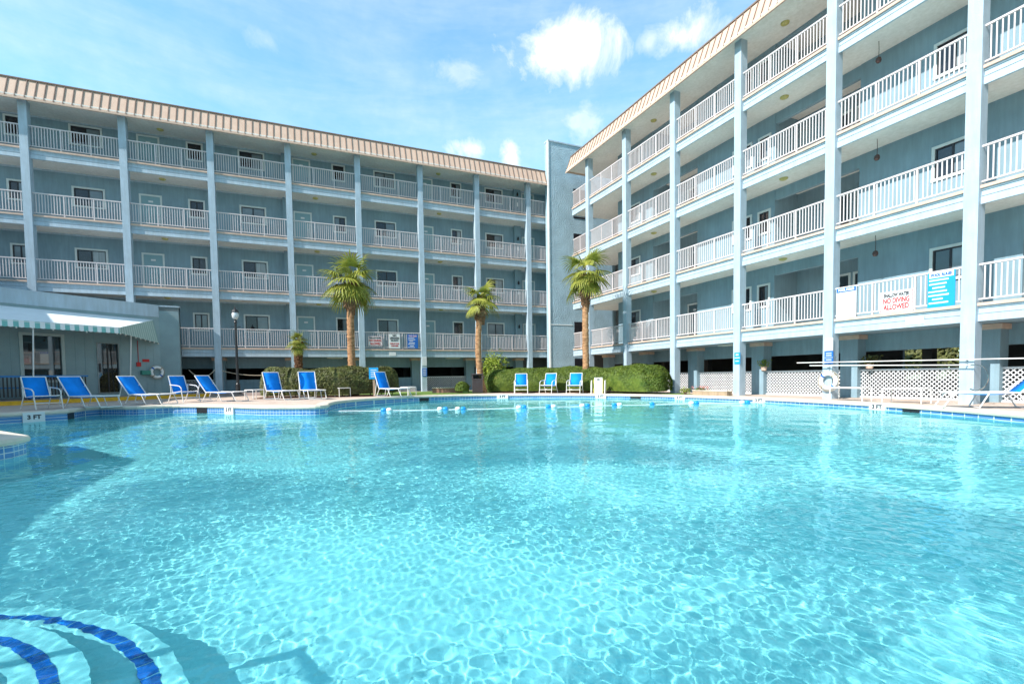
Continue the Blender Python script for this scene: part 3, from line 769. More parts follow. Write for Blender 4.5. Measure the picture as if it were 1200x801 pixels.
mb=MB(); mb.prism([(-1.9,20.7),(3.2,20.1),(3.7,22.6),(-1.6,23.2)],-.05,lambda x,y: zg(x)+.016); o=mb.build('mulch_bed',mulch_m); tag(o,kind='structure')

# ------------------------------------------------------------------ palms
def fan_leaf(mb, base, dirv, petl, rad, nb, droop, rnd):
    """a sabal fan: curved petiole, then narrow folded blades spread from its tip"""
    base=Vector(base); d=Vector(dirv).normalized(); side=d.cross(Vector((0,0,1)))
    if side.length<.05: side=Vector((1,0,0))
    side.normalize(); up=side.cross(d)
    pts=[]; p=base.copy(); dd=d.copy()
    for k in range(5): pts.append(p.copy()); p=p+dd*petl/4; dd=(dd+Vector((0,0,-.10*droop))).normalized()
    mb.m=1
    for a,b in zip(pts,pts[1:]):
        w_=side*.014; mb.add([a-w_,b-w_*.8,b+w_*.8,a+w_],[(0,1,2,3)])
    mb.m=0
    c=pts[-1]; side=dd.cross(Vector((0,0,1)));
    if side.length<.05: side=Vector((1,0,0))
    side.normalize(); up=side.cross(dd).normalized()
    for j in range(nb):
        t=(j+.5)/nb*2-1; an=t*1.75
        ax=(dd*cos(an)+side*sin(an)+up*.12*cos(an*2)); ax.normalize()
        ln=rad*(.78+.22*cos(an*.8))*rnd.uniform(.88,1.08); wd=.027*rad/.8
        perp=ax.cross(up).normalized()
        p=c.copy(); q=ax.copy(); prev=[p-perp*.004,p+perp*.004]; ns=4
        dr=droop*(.20+.25*abs(t))*rnd.uniform(.8,1.3)
        for s_ in range(1,ns+1):
            p=p+q*ln/ns; q=(q+Vector((0,0,-dr*s_/ns*1.15))).normalized()
            ww=wd*(1.0 if s_<3 else (.75 if s_==3 else .08))
            fold=up*ww*.35
            cur=[p-perp*ww+fold,p+perp*ww+fold]
            mb.add([prev[0],prev[1],cur[1],cur[0]],[(0,1,2,3)]); prev=cur
def palm(loc, height, crown, trunk_r, label, nleaf=34, lean=(0,0), seed=1, bootlen=1.0, zmin=-35, group='palm trees by the pool', trad=.8, base_bulge=1.0):
    rnd=random.Random(seed); T_=empty('palm_tree',loc,rnd.uniform(0,6)); tag(T_,label,'palm tree',group)
    T_.rotation_euler[2]=0
    lx,ly=lean
    def axis_pt(t): return Vector((lx*(1-(1-t)**2)*-1+lx, 0,0)) if False else Vector((lx*(t*t-t)*1.0+lx*t*.0, ly*(t*t-t), height*t))
    mb=MB(); vs=[];fs=[]; n=16; rows=46
    for i in range(rows+1):
        t=i/rows; c=axis_pt(t); r=trunk_r*(1+.45*base_bulge*max(0,.12-t)/.12)*(1-.12*t)*(1+.07*(i%2)) 
        for k in range(n):
            a=2*pi*k/n; rr=r*(1+rnd.uniform(-.07,.07)); vs.append((c.x+rr*cos(a),c.y+rr*sin(a),c.z))
    for i in range(rows):
        for k in range(n): fs.append((i*n+k,i*n+(k+1)%n,(i+1)*n+(k+1)%n,(i+1)*n+k))
    mb.add(vs,fs); mb.build('trunk',trunk_m,T_,smooth=True)
    top=axis_pt(1)
    # old leaf bases
    mb=MB(); nb=int(70*bootlen)+20
    for j in range(nb):
        t=j/nb; z=height-bootlen*(1-t)*.95+.05; a=j*2.399; r=trunk_r*(.95+.55*t); c=axis_pt(z/height)
        out=Vector((cos(a),sin(a),0)); d=(out*rnd.uniform(.35,.75)+Vector((0,0,.9))).normalized()
        p=Vector((c.x,c.y,z))+out*r*.75
        mb.obox(p+d*.10,(.10*rnd.uniform(.8,1.3),.045,.014),d,Vector((-sin(a),cos(a),0)))
    mb.lathe([(trunk_r*.9,height-bootlen),(trunk_r*1.35,height-.25),(trunk_r*1.2,height+.1),(0,height+.25)],(0,0,0),12)
    mb.build('leaf_boots',boot_m,T_)
    mb=MB()
    for j in range(nleaf):
        t=j/nleaf; a=j*2.399+rnd.uniform(-.2,.2); el=radians(74+(zmin-74)*t**1.0+rnd.uniform(-13,13))
        d=Vector((cos(a)*cos(el),sin(a)*cos(el),sin(el)))
        fan_leaf(mb,(top.x,top.y,height+.05+.18*(1-t)),d,crown*rnd.uniform(.26,.52),trad*crown*.85*rnd.uniform(.85,1.1),20,1.35+.5*t,rnd)
    for j in range(9):
        a=j*2.399+1.1; el=radians(rnd.uniform(-12,62)); d=Vector((cos(a)*cos(el),sin(a)*cos(el),sin(el)))
        fan_leaf(mb,(top.x,top.y,height+.02+.12*(j%3)),d,crown*rnd.uniform(.08,.17),trad*crown*.55,16,1.0,rnd)
    mb.build('crown',[palm_m,dead_m],T_,recalc=False)
    mb=MB()
    for j in range(7):
        a=rnd.uniform(0,6.28); el=radians(rnd.uniform(-75,-50)); d=Vector((cos(a)*cos(el),sin(a)*cos(el),sin(el)))
        fan_leaf(mb,(top.x,top.y,height-.1),d,crown*.35,crown*.30,12,1.2,rnd)
    mb.build('dead_fronds',[dead_m,dead_m],T_,recalc=False)
    return T_
palm((2.0,22.15,.1),4.80,1.52,.165,'tallest palm tree with full round crown rising from the left clipped hedge',17,(.25,0),3,1.25)
palm((7.95,21.6,.05),4.38,1.15,.15,'slender curved palm tree just behind the brown bin',15,(.9,.2),5,1.1)
palm((12.25,19.1,.03),5.35,1.38,.155,'palm tree rising from the right hedge in front of the stucco tower',17,(.2,.1),9,1.6,zmin=-45)
palm((-.22,24.0,.1),2.30,.62,.09,'small young palm with shaggy trunk between lamp post and left hedge',16,(.1,0),12,1.7,zmin=-25)

# ------------------------------------------------------------------ hedges and shrubs
def leaf_cloud(mb, pts_normals, size, rnd, jit=.35):
    for p,nrm in pts_normals:
        p=Vector(p); n_=Vector(nrm)+Vector((rnd.uniform(-1,1),rnd.uniform(-1,1),rnd.uniform(-.6,1)))*jit*2; n_.normalize()
        a=n_.orthogonal().normalized(); ang=rnd.uniform(0,6.28); b=n_.cross(a); a2=a*cos(ang)+b*sin(ang); b2=n_.cross(a2)
        s_=size*rnd.uniform(.6,1.3); p=p+n_*rnd.uniform(-.03,.035)
        mb.add([p-a2*s_,p-b2*s_*.45,p+a2*s_,p+b2*s_*.45],[(0,1,2,3)])
def hedge(name,spine,wd,ht,m,label,cat,nleaf,seed,group=None,size=.045,power=2.6,taper=.35,lump=.05):
    """a clipped hedge swept along spine points, built of leaves over a twiggy core"""
    rnd=random.Random(seed); sp=[Vector(p) for p in catmull(spine,6,True)[:-18 if len(spine)>3 else None]] if False else [Vector(p) for p in spine]
    seg=[(b-a).length for a,b in zip(sp,sp[1:])]; tot=sum(seg)
    c0=sum(sp,Vector((0,0)))/len(sp); root=empty(name,(c0.x,c0.y,zg(c0.x))); tag(root,label,cat,group)
    ph=[rnd.uniform(0,6.28) for _ in range(6)]
    def at(s_):
        s_=min(max(s_,0),tot*.9999)
        for (a,b),l in zip(zip(sp,sp[1:]),seg):
            if s_<=l: return a.lerp(b,s_/l),(b-a).normalized()
            s_-=l
        return sp[-1],(sp[-1]-sp[-2]).normalized()
    def surf(u,th):
        """u 0..1 along, th 0..pi over the arch"""
        p,t=at(u*tot); nrm=Vector((t.y,-t.x))
        e=min(u,1-u)*tot; k=min(1,(max(e,0)/(wd*taper*2))) ; k=sqrt(max(1-(1-k)**2,0.0))*.999+.001
        cc=cos(th); ss=sin(th); q=2/power
        x=(abs(cc)**q)*(1 if cc>0 else -1); z=abs(ss)**q
        l=1+lump*(sin(u*tot*2.1+ph[0])+sin(th*3+u*tot*1.3+ph[1])+.6*sin(u*tot*5+ph[2]+th*4))
        zz=.12+(ht-.12)*z*(k**.55)*l
        pt=p+nrm*x*wd*(k**.7)*l*(.86+.14*min(z*2,1))
        nr=Vector((nrm.x*x,nrm.y*x,z*.9+.05))+Vector((-t.x,-t.y,0))*(1-k)*(1 if u<.5 else -1)
        return Vector((pt.x-c0.x,pt.y-c0.y,zz)),nr.normalized()
    mb=MB(); nu,nv=48,20; vs=[];fs=[]
    for i in range(nu+1):
        for j in range(nv+1):
            p,_=surf(i/nu,pi*j/nv); vs.append((p.x*.965,p.y*.965,p.z*.96-.02))
    for i in range(nu):
        for j in range(nv): a=i*(nv+1)+j; fs.append((a,a+1,a+nv+2,a+nv+1))
    mb.add(vs,fs); mb.build('twiggy_core',m,root,recalc=False)
    mb=MB(); pn=[]
    for _ in range(nleaf):
        u=rnd.random(); th=pi*rnd.random(); p,nr=surf(u,th)
        d=rnd.random()**2*.06; pn.append((p-nr*d,nr))
    leaf_cloud(mb,pn,size,rnd); mb.build('foliage',m,root,recalc=False)
    st=None
    for j in range(int(tot/.6)+1):
        p,t=at(j*.6+.1); q=(p.x-c0.x,p.y-c0.y,0)
        if st is None: mb=MB(); mb.tube([(0,0,-.05),(.06,-.04,.18),(.02,.08,.38)],.022,5); st=mb.build('stem',bark_m,root,loc=q)
        else: copy_part(st,root,q,rnd.uniform(0,6))
    return root
hedge('clipped_hedge',[(-1.55,21.9),(-.4,21.45),(1.2,21.25),(2.6,21.4),(3.7,22.1)],.85,1.22,hedge2_m,'reddish clipped hedge behind the loungers and under the tallest palm','hedge',30000,3,lump=.045)
hedge('clipped_hedge',[(8.35,22.5),(9.6,21.95),(11.2,20.95),(12.4,19.6),(13.2,18.0),(13.7,15.35)],.88,1.20,hedge_m,'long smooth green hedge behind the three high backed pool chairs','hedge',60000,5,lump=.03,size=.038)
hedge('small_bush',[(6.7,22.1),(7.35,21.95)],.36,.62,hedge_m,'small round bush on the left side of the brown bin','bush',2600,6,taper=.8)
def shrub(loc,rx,rz_,m,label,n,seed,size=.06):
    rnd=random.Random(seed); root=empty('shrub',loc); tag(root,label,'shrub')
    pn=[]
    for _ in range(n):
        a=rnd.uniform(0,6.28); c_=rnd.uniform(-.8,1); s_=sqrt(1-c_*c_); rr=rnd.uniform(.45,1)*(1+.22*sin(a*3+c_*4)+.15*sin(a*7))
        p=Vector((cos(a)*s_*rx*rr,sin(a)*s_*rx*rr,rz_*(.95+c_*rr*.9))); pn.append((p,Vector((cos(a)*s_,sin(a)*s_,c_+.6)).normalized()))
    mb=MB(); leaf_cloud(mb,pn,size,rnd,.6); mb.build('foliage',m,root,recalc=False)
    mb=MB()
    for j in range(7): a=j*.9; mb.tube([(0,0,-.05),(cos(a)*rx*.3,sin(a)*rx*.3,rz_*.6),(cos(a)*rx*.6,sin(a)*rx*.6,rz_*1.3)],.018,5)
    mb.build('stems',bark_m,root)
    return root
shrub((9.1,23.0,.03),.72,1.12,ylw_m,'loose yellow green shrub poking up above the hedge beside the curved palm',1900,8,.075)
shrub((42,18.6,.0),4.5,2.0,hedge2_m,'sunlit shrubbery seen through the garage behind the right lattice',7000,21,.22)
shrub((13.95,14.55,.02),.22,.16,ylw_m,'low potted flowering plant at the left end of the wooden trough',240,31,.03)

# ------------------------------------------------------------------ pool furniture (x forward to the foot end, z up)
def lounger(label,loc,rz,back=62,first=None):
    R_=empty('sun_lounger',loc,rz); tag(R_,label,'sun lounger','blue sling sun loungers')
    wd=.30; sh=.33; L1=1.12; bl_=.72; a=radians(back)
    bx,bz=-cos(a)*bl_,sin(a)*bl_
    mb=MB()
    for s_ in (-1,1): mb.tube([(0,s_*wd,sh),(L1*.5,s_*wd,sh-.005),(L1,s_*wd,sh)],.017,7)
    for x in (0,L1*.48,L1): mb.tube([(x,-wd,sh-.0),(x,wd,sh-.0)],.014,6)
    mb.build('seat_frame',tube_m,R_)
    mb=MB()
    for s_ in (-1,1): mb.tube([(0,s_*wd,sh),(bx*.5,s_*wd,sh+bz*.5),(bx,s_*wd,sh+bz)],.017,7)
    mb.tube([(bx,-wd,sh+bz),(bx,wd,sh+bz)],.015,6)
    mb.build('back_frame',tube_m,R_)
    mb=MB(); n=6
    for i in range(n):
        x0=L1*i/n; x1=L1*(i+1)/n; z0=sh-.035*sin(pi*i/n); z1=sh-.035*sin(pi*(i+1)/n)
        mb.add([(x0,-wd,z0+.004),(x1,-wd,z1+.004),(x1,wd,z1+.004),(x0,wd,z0+.004),(x0,-wd,z0-.006),(x1,-wd,z1-.006),(x1,wd,z1-.006),(x0,wd,z0-.006)],[(0,1,2,3),(7,6,5,4),(0,4,5,1),(3,2,6,7)])
    mb.build('seat_sling',sling_m,R_,smooth=True)
    mb=MB(); nx_,nz_=-sin(a),-cos(a)
    for i in range(n):
        t0=i/n; t1=(i+1)/n; g0=.03*sin(pi*t0); g1=.03*sin(pi*t1)
        P=lambda t,g,k:(bx*t+nx_*(g+k*.01),sh+bz*t+nz_*(g+k*.01))
        (a0,b0),(a1,b1),(c0,d0),(c1,d1)=P(t0,g0,0),P(t1,g1,0),P(t0,g0,1),P(t1,g1,1)
        mb.add([(a0,-wd,b0),(a1,-wd,b1),(a1,wd,b1),(a0,wd,b0),(c0,-wd,d0),(c1,-wd,d1),(c1,wd,d1),(c0,wd,d0)],[(0,1,2,3),(7,6,5,4),(0,4,5,1),(3,2,6,7)])
    mb.build('back_sling',sling_m,R_,smooth=True)
    for x in (.02,L1*.42,L1*.92):
        mb=MB(); dx=-.16 if x<.5*L1 else .16
        if .3<x<.8: dx=.14
        mb.tube([(x,-wd,sh-.01),(x+dx*.9,-wd,.05),(x+dx,-wd*.95,.015),(x+dx,0,.013),(x+dx,wd*.95,.015),(x+dx*.9,wd,.05),(x,wd,sh-.01)],.014,6)
        mb.build('leg',tube_m,R_)
    mb=MB()
    for s_ in (-1,1): mb.tube([(bx*.55,s_*wd*.96,sh+bz*.55),(-.42,s_*wd*.96,.10),(-.30,s_*wd*.96,.05)] if back<70 else [(bx*.5,s_*wd*.96,sh+bz*.5),(-.25,s_*wd*.96,.03)],.012,6)
    mb.tube([(-.34,-wd*.96,.06),(-.34,wd*.96,.06)] if back<70 else [(-.25,-wd*.96,.03),(-.25,wd*.96,.03)],.012,6)
    mb.build('back_support',tube_m,R_)
    return R_
def chair(label,loc,rz,group='blue high backed pool chairs'):
    R_=empty('pool_chair',loc,rz); tag(R_,label,'chair',group)
    wd=.275; sh=.36; sd=.42; bh=.58; a=radians(72); bx,bz=-cos(a)*bh,sin(a)*bh
    for nm,(x0,z0,x1,z1) in dict(seat=(sd,sh+.02,0,sh-.02),backrest=(0,sh-.02,bx,sh+bz)).items():
        mb=MB(); n=5; dxx=x1-x0; dzz=z1-z0; l=sqrt(dxx*dxx+dzz*dzz); nx_,nz_=dzz/l,-dxx/l
        if nm=='backrest': nx_,nz_=-abs(nz_)*0-abs(dzz/l),-abs(dxx/l)
        else: nx_,nz_=0,-1
        for i in range(n):
            t0=i/n;t1=(i+1)/n; g0=.03*sin(pi*t0); g1=.03*sin(pi*t1)
            q=[(x0+dxx*t+nx_*(g+k*.01),z0+dzz*t+nz_*(g+k*.01)) for t,g,k in ((t0,g0,0),(t1,g1,0),(t1,g1,1),(t0,g0,1))]
            mb.add([(q[0][0],-wd,q[0][1]),(q[1][0],-wd,q[1][1]),(q[1][0],wd,q[1][1]),(q[0][0],wd,q[0][1]),(q[3][0],-wd,q[3][1]),(q[2][0],-wd,q[2][1]),(q[2][0],wd,q[2][1]),(q[3][0],wd,q[3][1])],[(0,1,2,3),(7,6,5,4),(0,4,5,1),(3,2,6,7)])
        mb.build(nm,sling_m,R_,smooth=True)
    mb=MB()
    for s_ in (-1,1): mb.tube([(sd,s_*wd,sh+.02),(0,s_*wd,sh-.02),(bx,s_*wd,sh+bz)],.016,7)
    mb.tube([(bx,-wd,sh+bz),(bx,wd,sh+bz)],.015,6); mb.tube([(sd,-wd,sh+.01),(sd,wd,sh+.01)],.014,6)
    mb.build('frame',tube_m,R_)
    for s_ in (-1,1):
        y=s_*(wd+.03)
        mb=MB(); mb.tube([(bx*.45,y,sh+.25),(sd*.55,y,sh+.22),(sd*.85,y,sh+.20),(sd+.02,y,sh+.13),(sd+.03,y,sh-.02)],.015,7); mb.build('armrest',tube_m,R_)
        mb=MB(); mb.tube([(sd+.03,y,sh-.02),(sd+.10,y,0)],.015,7); mb.build('leg',tube_m,R_)
        mb=MB(); mb.tube([(bx*.3,y,sh+.26),(-.04,y,sh-.02),(-.20,y,0)],.015,7); mb.build('leg',tube_m,R_)
    mb=MB(); mb.tube([(sd+.06,-wd-.03,.17),(sd+.06,wd+.03,.17)],.012,6); mb.tube([(-.12,-wd-.03,.17),(-.12,wd+.03,.17)],.012,6); mb.build('stretcher',tube_m,R_)
    return R_
def side_table(label,loc,rz,l=.46,w_=.46,h=.36):
    R_=empty('side_table',loc,rz); tag(R_,label,'side table','low white side tables')
    mb=MB(); mb.tube([(-l/2,-w_/2,h),(l/2,-w_/2,h),(l/2,w_/2,h),(-l/2,w_/2,h)],.016,6,closed=True)
    n=6
    for j in range(n): x=-l/2+l*(j+.5)/n; mb.box(x-l/n*.42,x+l/n*.42,-w_/2,w_/2,h-.005,h+.010)
    mb.build('table_top',tube_m,R_)
    for a in (-1,1):
        for b in (-1,1):
            mb=MB(); mb.tube([(a*l/2,b*w_/2,h),(a*(l/2+.01),b*w_/2,0)],.014,6); mb.build('leg',tube_m,R_)
    return R_
def az(x,y): return math.atan2(y,x)
LD=az(.643,-.766)
def Zt(x): return zg(x)+.008
chair('blue sling armchair at the far left in front of the big pool house window',(-6.95,17.55,Zt(-7)),LD+.12)
lounger('blue lounger below the right half of the pool house window, empty deck ahead',(-6.15,17.95,Zt(-6)),LD+.22,54)
lounger('blue lounger in front of the fire alarm and wall life ring',(-4.95,18.65,Zt(-5)),LD+.30,54)
chair('blue sling armchair beside the right corner of the pool house',(-3.97,19.55,Zt(-4)),LD+.15)
lounger('blue lounger just left of the black lamp post',(-3.0,19.45,Zt(-3)),LD+.28,54)
side_table('low white table standing next to the foot of the lamp post lounger',(-1.75,20.1,Zt(-2)),LD)
lounger('blue lounger in front of the left end of the reddish hedge',(-1.05,19.55,Zt(-1)),LD-.15,70)
lounger('blue lounger facing the pool under the tallest palm, before the reddish hedge',(.12,19.45,Zt(0)),LD-.45,72)
side_table('small open white table before the hedge between lounger and blue post sign',(1.42,20.6,Zt(1.4)),LD-.4)
lounger('blue lounger at the right end of the reddish hedge',(3.0,19.9,Zt(3)),LD-.05,70)
side_table('white slatted table at the foot of the lounger right of the post sign',(4.05,20.25,Zt(4)),LD-.2)
FD=az(-.45,-.89)
chair('leftmost of the three blue chairs before the long green hedge',(9.33,20.15,Zt(9.4)),FD)
chair('middle one of the three blue chairs before the long green hedge',(10.5,19.5,Zt(10.6)),FD-.45)
chair('blue chair beside the white pool step ladder, before the long hedge',(11.28,18.5,Zt(11.4)),FD-.30)
lounger('blue lounger with raised back at the far right edge of the deck',(13.75,4.95,Zt(13.8)),az(-.62,.78),50)
for i,(yy) in enumerate((8.45,7.1)):
    side_table(('white low table left before the big lattice panel','white low table nearest the right lounger, before the lattice')[i],(14.15,yy,Zt(14)),pi/2,.85,.42,.36)

# ------------------------------------------------------------------ bin, lamp post, ladder, planters, benches
B=empty('trash_bin',(7.58,21.35,Zt(7.6)),-.35); tag(B,'dark brown litter bin with open hood at the left end of the green hedge','bin')
mb=MB(); mb.box(-.25,.25,-.22,.22,0,.66); 
for j in range(9): mb.box(-.235+j*.057,-.205+j*.057,-.235,-.22,.04,.62)
mb.build('body',bin_m,B)
mb=MB(); mb.box(-.26,-.20,-.22,.22,.66,.88); mb.box(.20,.26,-.22,.22,.66,.88); mb.box(-.26,.26,.16,.22,.66,.88); mb.box(-.28,.28,-.25,.25,.88,.93); mb.box(-.27,.27,-.24,.24,.66,.69); mb.build('hood',bin_m,B)
LP=empty('lamp_post',(-2.72,23.9,.24)); tag(LP,'black lamp post with small glass lantern between pool house and left hedge','lamp post')
mb=MB(); mb.lathe([(.16,0),(.16,.08),(.10,.12),(.085,.42),(.055,.48),(.045,3.1),(.07,3.14),(.05,3.2),(.05,3.26)],(0,0,0),14); mb.tube([(-.2,0,2.95),(.2,0,2.95)],.012,6); mb.build('post',black_m,LP,smooth=False)
mb=MB(); mb.lathe([(.07,3.26),(.13,3.36),(.14,3.50),(.10,3.60)],(0,0,0),12); mb.build('lamp_glass',mat('clear_lamp',(.62,.66,.68),.12,.2,6),LP,smooth=True)
mb=MB(); mb.lathe([(.15,3.58),(.10,3.68),(.03,3.74),(.02,3.82),(.0,3.86)],(0,0,0),12); mb.build('lamp_cap',black_m,LP)
LA=empty('pool_ladder',(11.72,17.35,Zt(11.7)),az(-.62,-.78)); tag(LA,'white moulded pool step ladder with grab rails at the pool edge before the hedge','pool ladder')
mb=MB(); mb.obox((-.10,0,.33),(.37,.17,.035),(-.22,0,.97),(0,1,0)); mb.build('ladder_panel',white_m,LA)
mb=MB(); mb.obox((-.155,0,.62),(.03,.06,.006),(-.22,0,.97),(0,1,0)); 
mb.v=[(x+.035,y,z) for x,y,z in mb.v]; mb.build('handle_slot',dark_m,LA)
for s_ in (-1,1):
    mb=MB(); mb.obox((-.13,s_*.185,.30),(.33,.015,.05),(-.22,0,.97),(0,1,0)); mb.build('side_rail',mat('side_yellow',(.72,.62,.12),.5,.1,6),LA)
    mb=MB(); mb.tube([(-.35,s_*.30,0),(-.33,s_*.30,.42),(-.20,s_*.29,.58),(-.02,s_*.29,.55),(.12,s_*.29,.35),(.26,s_*.29,-.25)],.02,8); mb.build('grab_rail',tube_m,LA,smooth=True)
def brick_planter(label,loc,rz,l,w_,h,m,name='planter_box'):
    R_=empty(name,loc,rz); tag(R_,label,'planter')
    mb=MB(); t=.06; mb.box(-l/2,l/2,-w_/2,-w_/2+t,0,h); mb.box(-l/2,l/2,w_/2-t,w_/2,0,h); mb.box(-l/2,-l/2+t,-w_/2+t,w_/2-t,0,h); mb.box(l/2-t,l/2,-w_/2+t,w_/2-t,0,h); mb.box(-l/2+t,l/2-t,-w_/2+t,w_/2-t,0,h-.05)
    mb.build('box_sides',m,R_)
    mb=MB(); mb.box(-l/2-.02,l/2+.02,-w_/2-.02,-w_/2+t,h,h+.03); mb.box(-l/2-.02,l/2+.02,w_/2-t,w_/2+.02,h,h+.03); mb.build('rim',coping_m,R_); return R_
brick_planter('low brick edged bed in front of the lattice, left of the small bush',(6.55,22.9,Zt(6.5)),-.30,1.5,.4,.24,brick_m)
brick_planter('long weathered wood trough on the deck before the white lattice',(14.1,13.35,Zt(14)),-pi/2+.1,1.5,.3,.16,wood_m)
rnd=random.Random(4); R_=empty('flowering_plant',(14.12,13.9,Zt(14)+.13)); tag(R_,'mound of pink flowers in the left end of the wooden trough','plant')
mb=MB(); pn=[((rnd.gauss(0,.09),rnd.gauss(0,.15),rnd.uniform(.02,.2)),(0,0,1)) for _ in range(160)]; leaf_cloud(mb,pn,.035,rnd,.6); mb.build('petals',pink_m,R_,recalc=False)
mb=MB(); pn=[((rnd.gauss(0,.1),rnd.gauss(0,.16),rnd.uniform(0,.14)),(0,0,1)) for _ in range(200)]; leaf_cloud(mb,pn,.04,rnd,.6); mb.build('foliage',hedge_m,R_,recalc=False)
for i,(x,y,lab) in enumerate(((16.0,12.65,'potted plant with pale flowers standing on the lattice rail by the cyan column sign'),(16.0,9.0,'dry potted plant on the lattice rail right of the life ring column'))):
    R_=empty('potted_plant',(x,y,.90)); tag(R_,lab,'potted plant')
    mb=MB(); mb.lathe([(.06,0),(.09,.02),(.11,.16),(.10,.17)],(0,0,0),12); mb.build('pot',edge_m,R_)
    mb=MB(); pn=[((rnd.gauss(0,.1),rnd.gauss(0,.1),rnd.uniform(.14,.42)),(0,0,1)) for _ in range(150)]; leaf_cloud(mb,pn,.05,rnd,.7); mb.build('foliage',ylw_m if i==0 else hedge2_m,R_,recalc=False)
# blue benches with black slatted backs beside the pool house window
def bench(label,loc,rz):
    R_=empty('slatted_bench',loc,rz); tag(R_,label,'bench')
    mb=MB(); mb.box(-.75,.75,-.20,.20,.40,.44); mb.build('seat',bluep_m,R_)
    mb=MB(); mb.box(-.78,.78,.20,.26,.78,.84); mb.build('top_rail',bluep_m,R_)
    mb=MB()
    for j in range(15): x=-.70+j*.10; mb.box(x-.018,x+.018,.21,.235,.10,.78)
    mb.build('back_slats',black_m,R_)
    for a in (-.65,.65): mb=MB(); mb.box(a-.03,a+.03,-.18,-.12,0,.40); mb.box(a-.03,a+.03,.14,.20,0,.40); mb.build('leg',black_m,R_)
    return R_
p=A0+hd*(-.35)+hn*.75; bench('blue bench with black slatted back at the left edge under the awning',(p.x,p.y,.27),rzh+pi)
p=A0+hd*(1.25)+hn*.6; bench('blue bench with black slats behind the leftmost armchair, under the window',(p.x,p.y,.28),rzh+pi)

# ------------------------------------------------------------------ life rings, rescue poles, rope swag
def life_ring(label,loc,rot):
    R_=empty('life_ring',loc); R_.rotation_euler=rot; tag(R_,label,'life ring','white life rings')
    mb=MB(); mb.tube([(.22*cos(a),.22*sin(a),0) for a in np.linspace(0,2*pi,33)[:-1]],.06,10,closed=True); mb.build('ring',white_m,R_,smooth=True)
    for k in range(4):
        mb=MB(); a0=k*pi/2+pi/4; mb.tube([(.22*cos(a),.22*sin(a),0) for a in np.linspace(a0-.13,a0+.13,4)],.063,10); mb.build('band',signb_m if k%2 else rope_m,R_,smooth=True)
    mb=MB(); pts=[]
    for a in np.linspace(0,2*pi,65)[:-1]:
        r=.295+.025*abs(sin(2*a)); pts.append((r*cos(a),r*sin(a),.0))
    mb.tube(pts,.009,5,closed=True); mb.build('grab_rope',rope_m,R_)
    return R_
life_ring('white life ring hung on the column under the small white and blue plates',(XR-.24,9.20+.14,.55),(pi/2,0,-pi/2))
p=A0+hd*4.80+hn*.10; life_ring('white life ring hung on the pool house wall beside the fire alarm',(p.x,p.y,1.25),(pi/2,0,rzh))
life=mb=MB(); 
HR=empty('hose_reel',(XR-.20,9.34,.52)); 
bpy.data.objects.remove(HR)
for i,(y0,y1,z,x) in enumerate(((10.35,3.2,1.10,14.60),(9.9,5.95,1.00,14.56))):
    R_=empty('rescue_pole',(x,0,z)); tag(R_,('longer upper rescue pole mounted across the right columns','shorter lower rescue pole ending in a round hook beside the right column')[i],'rescue pole','rescue poles')
    mb=MB(); mb.tube([(0,y0,.03),(0,y1,-.06)],.014,8); mb.build('shaft',tube_m,R_)
    if i==1: mb=MB(); mb.tube([(0,y1+.05,-.06)]+[(0,y1-.22*sin(a)-.05,-.36+.30*cos(a)) for a in np.linspace(0,3.6,12)],.016,6); mb.build('crook_hook',steel_m,R_)
    for yy in (9.35,6.1):
        if y1<yy: mb=MB(); mb.tube([(.0,yy,-.05),(.1,yy,-.05),(.14,yy,-.02)],.012,5); mb.build('wall_hook',black_m,R_)
for i,(a,b,zz) in enumerate((((-4.95,26.15),(-3.9,26.1),1.35),((-3.6,26.1),(-.6,26.1),1.30))):
    mb=MB(); pts=[]
    for t in np.linspace(0,1,16): pts.append((a[0]+(b[0]-a[0])*t,a[1]+(b[1]-a[1])*t,zz-(.42 if i==0 else .30)*4*t*(1-t)*.8))
    o=mb.tube(pts,.018,6); o=mb.build('rope_swag',rope_m); tag(o,('tan rope swag across the dark opening right beside the pool house','tan rope swag hanging between columns behind the lamp post')[i],'rope','rope swags')

# ------------------------------------------------------------------ lane rope with floats
LR=empty('lane_rope',(0,0,WZ)); tag(LR,'rope of blue and white floats across the far end of the pool','lane rope')
rp_=[(.62,15.35),(2.22,14.45),(3.79,13.85),(4.28,13.62),(6.08,13.15),(6.98,12.92),(8.07,12.70),(9.11,12.45),(10.32,12.1),(11.58,11.7),(13.1,11.05),(13.68,10.75)]
mb=MB(); pts=[]
for (a,b) in zip(rp_,rp_[1:]):
    for t in np.linspace(0,1,7)[:-1]: pts.append((a[0]+(b[0]-a[0])*t,a[1]+(b[1]-a[1])*t,.012+.004*sin(a[0]*9+t*7)))
pts.append((*rp_[-1],.03)); mb.tube(pts,.009,6); mb.build('rope',brightw_m,LR)
fw=fb=None
def fl_mb(m_):
    mb=MB(); mb.lathe([(.015,-.075),(.045,-.07),(.062,-.04),(.066,0),(.062,.04),(.045,.07),(.015,.075)],(0,0,0),14); mb.v=[(z,x,y) for x,y,z in mb.v]; return mb
for j,(x,y) in enumerate(rp_[1:-1]):
    a=rp_[j]; b=rp_[j+2]; rr=az(b[0]-a[0],b[1]-a[1]); dx,dy=cos(rr)*.085,sin(rr)*.085
    loc1=(x-dx,y-dy,.03); loc2=(x+dx,y+dy,.03)
    if j in (0,4,6): loc1,loc2=loc2,loc1
    if j==7:
        copy_part(fb,LR,loc1,rr); continue
    if fw is None: fw=fl_mb(0).build('float',brightw_m,LR,smooth=True,loc=loc1,rz=rr); fb=fl_mb(0).build('float',floatb_m,LR,smooth=True,loc=loc2,rz=rr)
    else: copy_part(fw,LR,loc1,rr); copy_part(fb,LR,loc2,rr)

